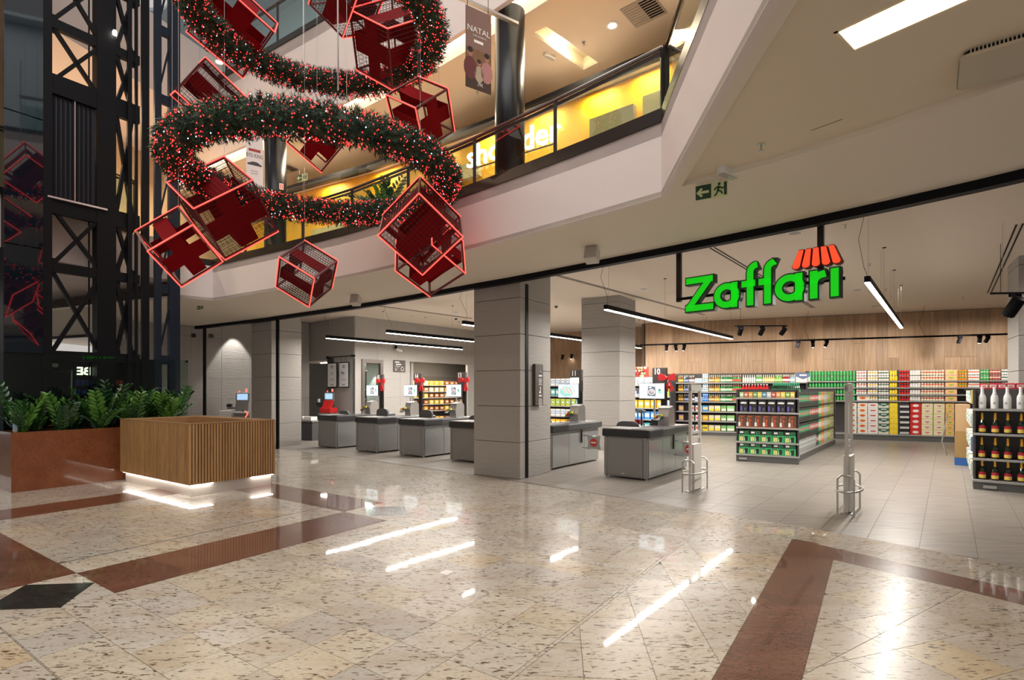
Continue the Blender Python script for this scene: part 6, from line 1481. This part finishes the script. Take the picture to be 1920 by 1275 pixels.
def exit_sign(label, p, z, rz, s=1., hz=.13):
    t = thing('exit_sign', label, 'sign', V3(p, z), rz); G = mat('exit green', (.01, .045, .018), .5); Yw_ = mat('exit cream', (.62, .66, .36), .5)
    w_, h_ = .29 * s, .145 * s
    MB().box(-w_ / 2, w_ / 2, 0, .012, -h_ / 2, h_ / 2).build('plate', Yw_, t); MB().box(-w_ / 2 + .004, 0, -.003, 0, -h_ / 2 + .008, h_ / 2 - .004).build('green_field', G, t); MB().box(w_ / 2 - .03 * s, w_ / 2 - .006, -.003, 0, -h_ / 2 + .015, h_ / 2 - .01).build('door_field', G, t)
    ar = [(-.135, 0), (-.09, -.045), (-.075, -.03), (-.095, -.012), (-.02, -.012), (-.02, .012), (-.095, .012), (-.075, .03), (-.09, .045)]
    MB().plate([(a * s, b * s) for a, b in ar], Matrix.Translation((0, -.003, 0)), .002).build('arrow', Yw_, t)
    mb = MB(); B3 = lambda a, b, w_=.013: mb.bar((a[0] * s, -.004, a[1] * s), (b[0] * s, -.004, b[1] * s), w_ * s, .002, up=(0, 1, 0))
    B3((.07, .03), (.06, -.01), .02); B3((.06, -.01), (.09, -.02)); B3((.09, -.02), (.10, -.045)); B3((.06, -.01), (.05, -.035)); B3((.05, -.035), (.03, -.055)); B3((.07, .03), (.04, .02)); B3((.04, .02), (.03, .0)); B3((.07, .03), (.10, .005)); B3((.10, .005), (.115, .015))
    mb.plate([(s * (.072 + .013 * cos(k * pi / 6)), s * (.052 + .013 * sin(k * pi / 6))) for k in range(12)], Matrix.Translation((0, -.003, 0)), .002); mb.build('running_figure', G, t)
    for x_ in (-.08, .08): MB().tube([(x_ * s, .006, h_ / 2), (x_ * s, .006, h_ / 2 + hz)], .003, 5).build('hanger', STEEL, t)
    return t
exd = Vector((.80, -.60)); exit_sign('green exit sign with left arrow hanging near the white corner', Vector((1.88, 5.06)), zat(358, 5.06) , rz_of((.85, -.53)))
exit_sign('small green exit sign with left arrow at the far left of the header', Vector((-7.16, 12.3)), 3.475, rz_of((.95, -.3)), .66, .04)
exit_sign('small green exit sign on the gallery under the black column', Vector(at(566, 333, 6.2)), 6.2, rz_of((.9, -.4)), 1.0)
def boxspk(label, u, v, wpx, z, rz):
    p_ = at(u, v, z); t = thing('box_speaker', label, 'speaker', V3(p_, z), rz); 
    mb = MB(); M_ = Matrix.Rotation(radians(-20), 4, 'X'); mb.box(-.09, .09, -.02, .14, -.13, .06, 0, M_, c=.01); mb.build('cabinet', mat('speaker white', (.60, .56, .50), .5), t)
    MB().box(-.08, .08, -.028, -.02, -.12, .05, 0, M_).build('grille', MATS['speaker mesh'], t); MB().box(-.03, .03, .03, .09, .04, .11).build('bracket', WHITEM, t)
boxspk('square grey speaker hanging under the soffit near the stone column', 1108, 470, 35, 3.49, radians(-25)); boxspk('square grey speaker hanging under the soffit at the lonely small frame', 665, 558, 25, 3.49, radians(-10))
t = thing('access_point', 'large pale air unit with dark grille on the ceiling at the right edge', 'air unit', V3(at(1885, 100, 3.62), ZS + .05), radians(-38))
lbox(MB(), -.22, .22, -.22, .22, -.05, -.03, r=.05).build('cover', mat('unit cover', (.50, .44, .34), .5), t)
lbox(MB(), -.20, .20, -.20, .20, -.03, .0, r=.05).build('recess', BLACKM, t)
for i in range(20):
    for a in range(4):
        R_m = Matrix.Rotation(a * pi / 2, 4, 'Z'); MB().box(-.17 + i * .018, -.163 + i * .018, -.208, -.198, -.03, 0, 0, R_m).build('fin', MATS['unit cover'], t)
t = thing('access_hatch', 'thin outline of a hatch in the tray ceiling', 'hatch', V3(at(1550, 234, ZS + .05), ZS + .05), radians(-52)); MB().box(-.11, .11, -.004, .004, -.002, 0).build('joint', mat('joint dark', (.2, .17, .13), .8), t)
# track rails with spots near the back wall
TR0 = W0 + wn * 1.35; ZT = 3.12
t = thing('track_rail', 'long black track rail running along the oak back wall', 'track', V3(TR0, 0), WR); MB().box(0, 11.5, -.03, .03, ZT, ZT + .05).build('rail', BLACKM, t)
for x_ in (2.2, 5.2, 8.2): MB().tube([(x_, 0, ZT + .05), (x_ - .12, .05, ZT + .4), (x_, 0, ZC)], .004, 5).build('cable', BLACKM, t)
def spotlight(label, p, z, rz, lit, s=1., g='black spotlights on the tracks'):
    t = thing('track_spotlight', label, 'spotlight', V3(p, z), rz, g)
    MB().box(-.06 * s, .06 * s, -.02, .02, -.05, 0).build('adapter', BLACKM, t); M_ = Matrix.Translation((0, .02, -.11 * s)) @ Matrix.Rotation(radians(35), 4, 'X')
    MB().lathe([(.045 * s, -.09 * s), (.05 * s, -.08 * s), (.05 * s, .08 * s), (.03 * s, .09 * s)], 14, M_).build('head', BLACKM, t)
    if lit: MB().lathe([(.04 * s, -.095 * s), (.04 * s, -.091 * s)], 14, M_).build('lens', mat('spot lens', (1, 1, 1), .5, emit=(1, .93, .82), es=35), t)
def trs(u): return (on_line(u, TR0, wd) - TR0).dot(wd)
for i, u in enumerate((1250, 1267, 1283, 1497, 1524, 1550, 1800, 1837, 1852)):
    p_ = TR0 + wd * trs(u); spotlight('small black track spotlight, ' + ('first', 'second', 'third')[i % 3] + ' of the ' + ('left', 'middle', 'right')[i // 3] + ' trio on the back wall track', p_, ZT, WR + (.3, -.2, .5)[i % 3], i not in (3, 6, 8))
for i in range(8):
    p_ = TR0 + wd * (.6 + 1.42 * i) + wn * .25; q_ = W0 + wd * (.6 + 1.42 * i)
    spot('track_lamp', V3(p_, ZT - .12), V3(q_, 1.9), 80, 150, 1, (1, .93, .82), .04)
mid = thing('track_rail', 'short black track rail with dark spotlights hanging in mid store', 'track', V3(at(1378, 612, 3.35), 0), rz_of((.97, .0)))
MB().box(0, 1.45, -.02, .02, 3.35, 3.38).build('rail', BLACKM, mid); MB().tube([(.1, 0, 3.38), (.2, .1, 3.7), (.12, 0, ZC)], .004, 5).build('cable', BLACKM, mid)
mp_ = at(1378, 612, 3.35)
for i, x_ in enumerate((.16, .76, 1.36)): spotlight('unlit black spotlight, ' + ('first', 'second', 'third')[i] + ' on the short track before the oak wall', (mp_.x + x_, mp_.y), 3.35, .4 * i, False, 1.25)
rp = at(1858, 552, 3.2); rt_ = thing('track_rail', 'black track rail crossing the right edge above the wine', 'track', V3(rp, 0), rz_of((1, -.1))); MB().box(0, 1.2, -.02, .02, 3.2, 3.23).build('rail', BLACKM, rt_); MB().tube([(.15, 0, 3.23), (.15, 0, ZC)], .004, 5).build('cable', BLACKM, rt_)
spotlight('large black spotlight at the right edge in front of the grey column', (rp.x + .38, rp.y - .03), 3.2, .2, False, 1.9)
for i, (u, v) in enumerate(((1055, 665), (1072, 664))): spotlight('small black spotlight between the stone columns, ' + ('left', 'right')[i] + ' one of two', at(u, v, 3.1), 3.1, .3, i == 1)
for i, (u, v, v2) in enumerate(((1652, 470, 540), (1670, 507, 560), (1684, 536, 575), (1880, 418, 548))):
    p_ = at(u, v, ZC); tag(MB().tube([(p_.x, p_.y, ZC), (p_.x, p_.y, zat(v2, p_.y))], .003, 5).build('thin_cable', STEEL), 'thin ceiling cable, ' + ('first behind the bright right pendant', 'second behind the bright right pendant', 'third behind the bright right pendant', 'above the right edge track')[i], 'cable')
# spot on the stone walls at the left
tw_ = (on_line(437, wl0, A) - wl0).dot(A)
spot('wall_washer', V3(wl0 + A * tw_ + B * .42, 3.85), V3(wl0 + A * tw_ + B * .10, .5), 210, 58, .3)
spot('wall_washer', V3(bc - B * 2.3 + A * 2.2, 2.62), V3(bc - B * 2.3 + A * 2.55, .5), 150, 66, .4)
t = thing('recess_light', 'thin light strip on the ceiling of the self-service recess', 'light', V3(bc - B * 4 + A * 1.2, 0), rz_of(B)); MB().box(0, 3.6, -.03, .03, 2.63, 2.655).build('diffuser', LED, t)
area('recess_lamp', V3(bc - B * 2.2 + A * 1.2, 2.6), 3, .1, 60, (1, .95, .88), (0, 0, rz_of(B)))
area('bakery_lamp', V3(bc + A * (tS0 + tS1) / 2 - B * .6, 2.85), 3.5, .15, 130, (1, .9, .72), (0, 0, rz_of(A)))
area('door_shop_lamp', V3(bc + A * (tD0 + .4) - B * .7, 2.85), 1., .15, 40, (1, .85, .65), (0, 0, rz_of(A)))
for q_ in ((6.4, 14.2), (9.2, 12.6), (12.0, 11.4), (9.6, 8.6), (5.2, 17.4)): spot('store_downlight', (q_[0], q_[1], 4.02), (q_[0], q_[1], 0), 130, 150, 1, (1, .93, .83), .05)
for q_ in ((.8, 20.0), (3.4, 17.4), (2.0, 23.6)): spot('far_aisle_lamp', (q_[0], q_[1], 4.0), (q_[0], q_[1], 0), 170, 150, 1, (1, .92, .8), .05)
# small black square sensors on the left wall
for i, (u, v) in enumerate(((362, 629), (395.5, 630))):
    p_ = on_line(u, wl0, A) + B * .03; tag(MB().box(-.06, .06, -.02, .01, -.06, .06, c=.005).build('wall_sensor', BLACKP), 'small black square fitting high on the textured wall, ' + ('outside', 'inside')[i] + ' the slim post', 'fitting'); o = bpy.data.objects['wall_sensor' if i == 0 else 'wall_sensor.001']; o.location = (p_.x, p_.y, zat(v, p_.y)); o.rotation_euler = (0, 0, rz_of(A))
# lamps of the mall ceiling
area('ceiling_well_lamp', V3(cc, ZS + .19), .26, 1.3, 26, (1, .84, .6), (0, 0, radians(37)))
area('trough_lamp', V3(cm, 7.9), .2, .6, 30, (1, .86, .62), (0, 0, radians(30)))
fl_ = thing('floor_outlet', 'small square metal floor outlet set in the granite', 'outlet', V3(at(838, 1074, 0), .001), radians(-34)); MB().box(-.05, .05, -.05, .05, -.002, .003).build('cover', STEEL, fl_)

# area lights with no fixtures, added to brighten the dark galleries
for i, (x_, y_, z_, pw_) in enumerate(((-8.5, 15.6, 7.7, 75), (-5.2, 13.6, 7.7, 75), (-2.2, 11.6, 7.7, 60), (.9, 9.4, 7.7, 45), (3.2, 7.2, 7.7, 40), (-10.4, 6.5, 8.4, 160), (-10.2, 12, 8.4, 160))):
    area('gallery_fill', (x_, y_, z_), .3, .3, pw_, (1, .84, .60))
for i, (x_, y_) in enumerate(((-9.5, 19.5), (-4.5, 15.5), (.5, 12.0), (4.0, 8.5))):
    area('upper_lamp', (x_, y_, 13.2), .6, .6, 160, (.75, .9, 1))
for i, (x_, y_) in enumerate(((-12.5, 17.4), (-12.5, 9.0))):
    area('side_aisle_lamp', (x_, y_, 3.5), .6, .3, 60, (1, .9, .75))

t = thing('potted_tree', 'leafy potted plant on the gallery behind the glass railing', 'plant', V3(edge_pt(680, .5), 4.38), 0)
MB().lathe([(.14, 0), (.18, .35), (.17, .36), (.15, .34)], 16).build('pot', mat('grey pot', (.3, .3, .3), .6), t)
for k in range(26):
    a = k * 2.4; o = inst('frond', FR[k % 14], t, (.03 * cos(a), .03 * sin(a), .3), a); o.rotation_euler = (random.uniform(-.2, .2), random.uniform(.1, .9), a); o.scale = (.9,) * 3
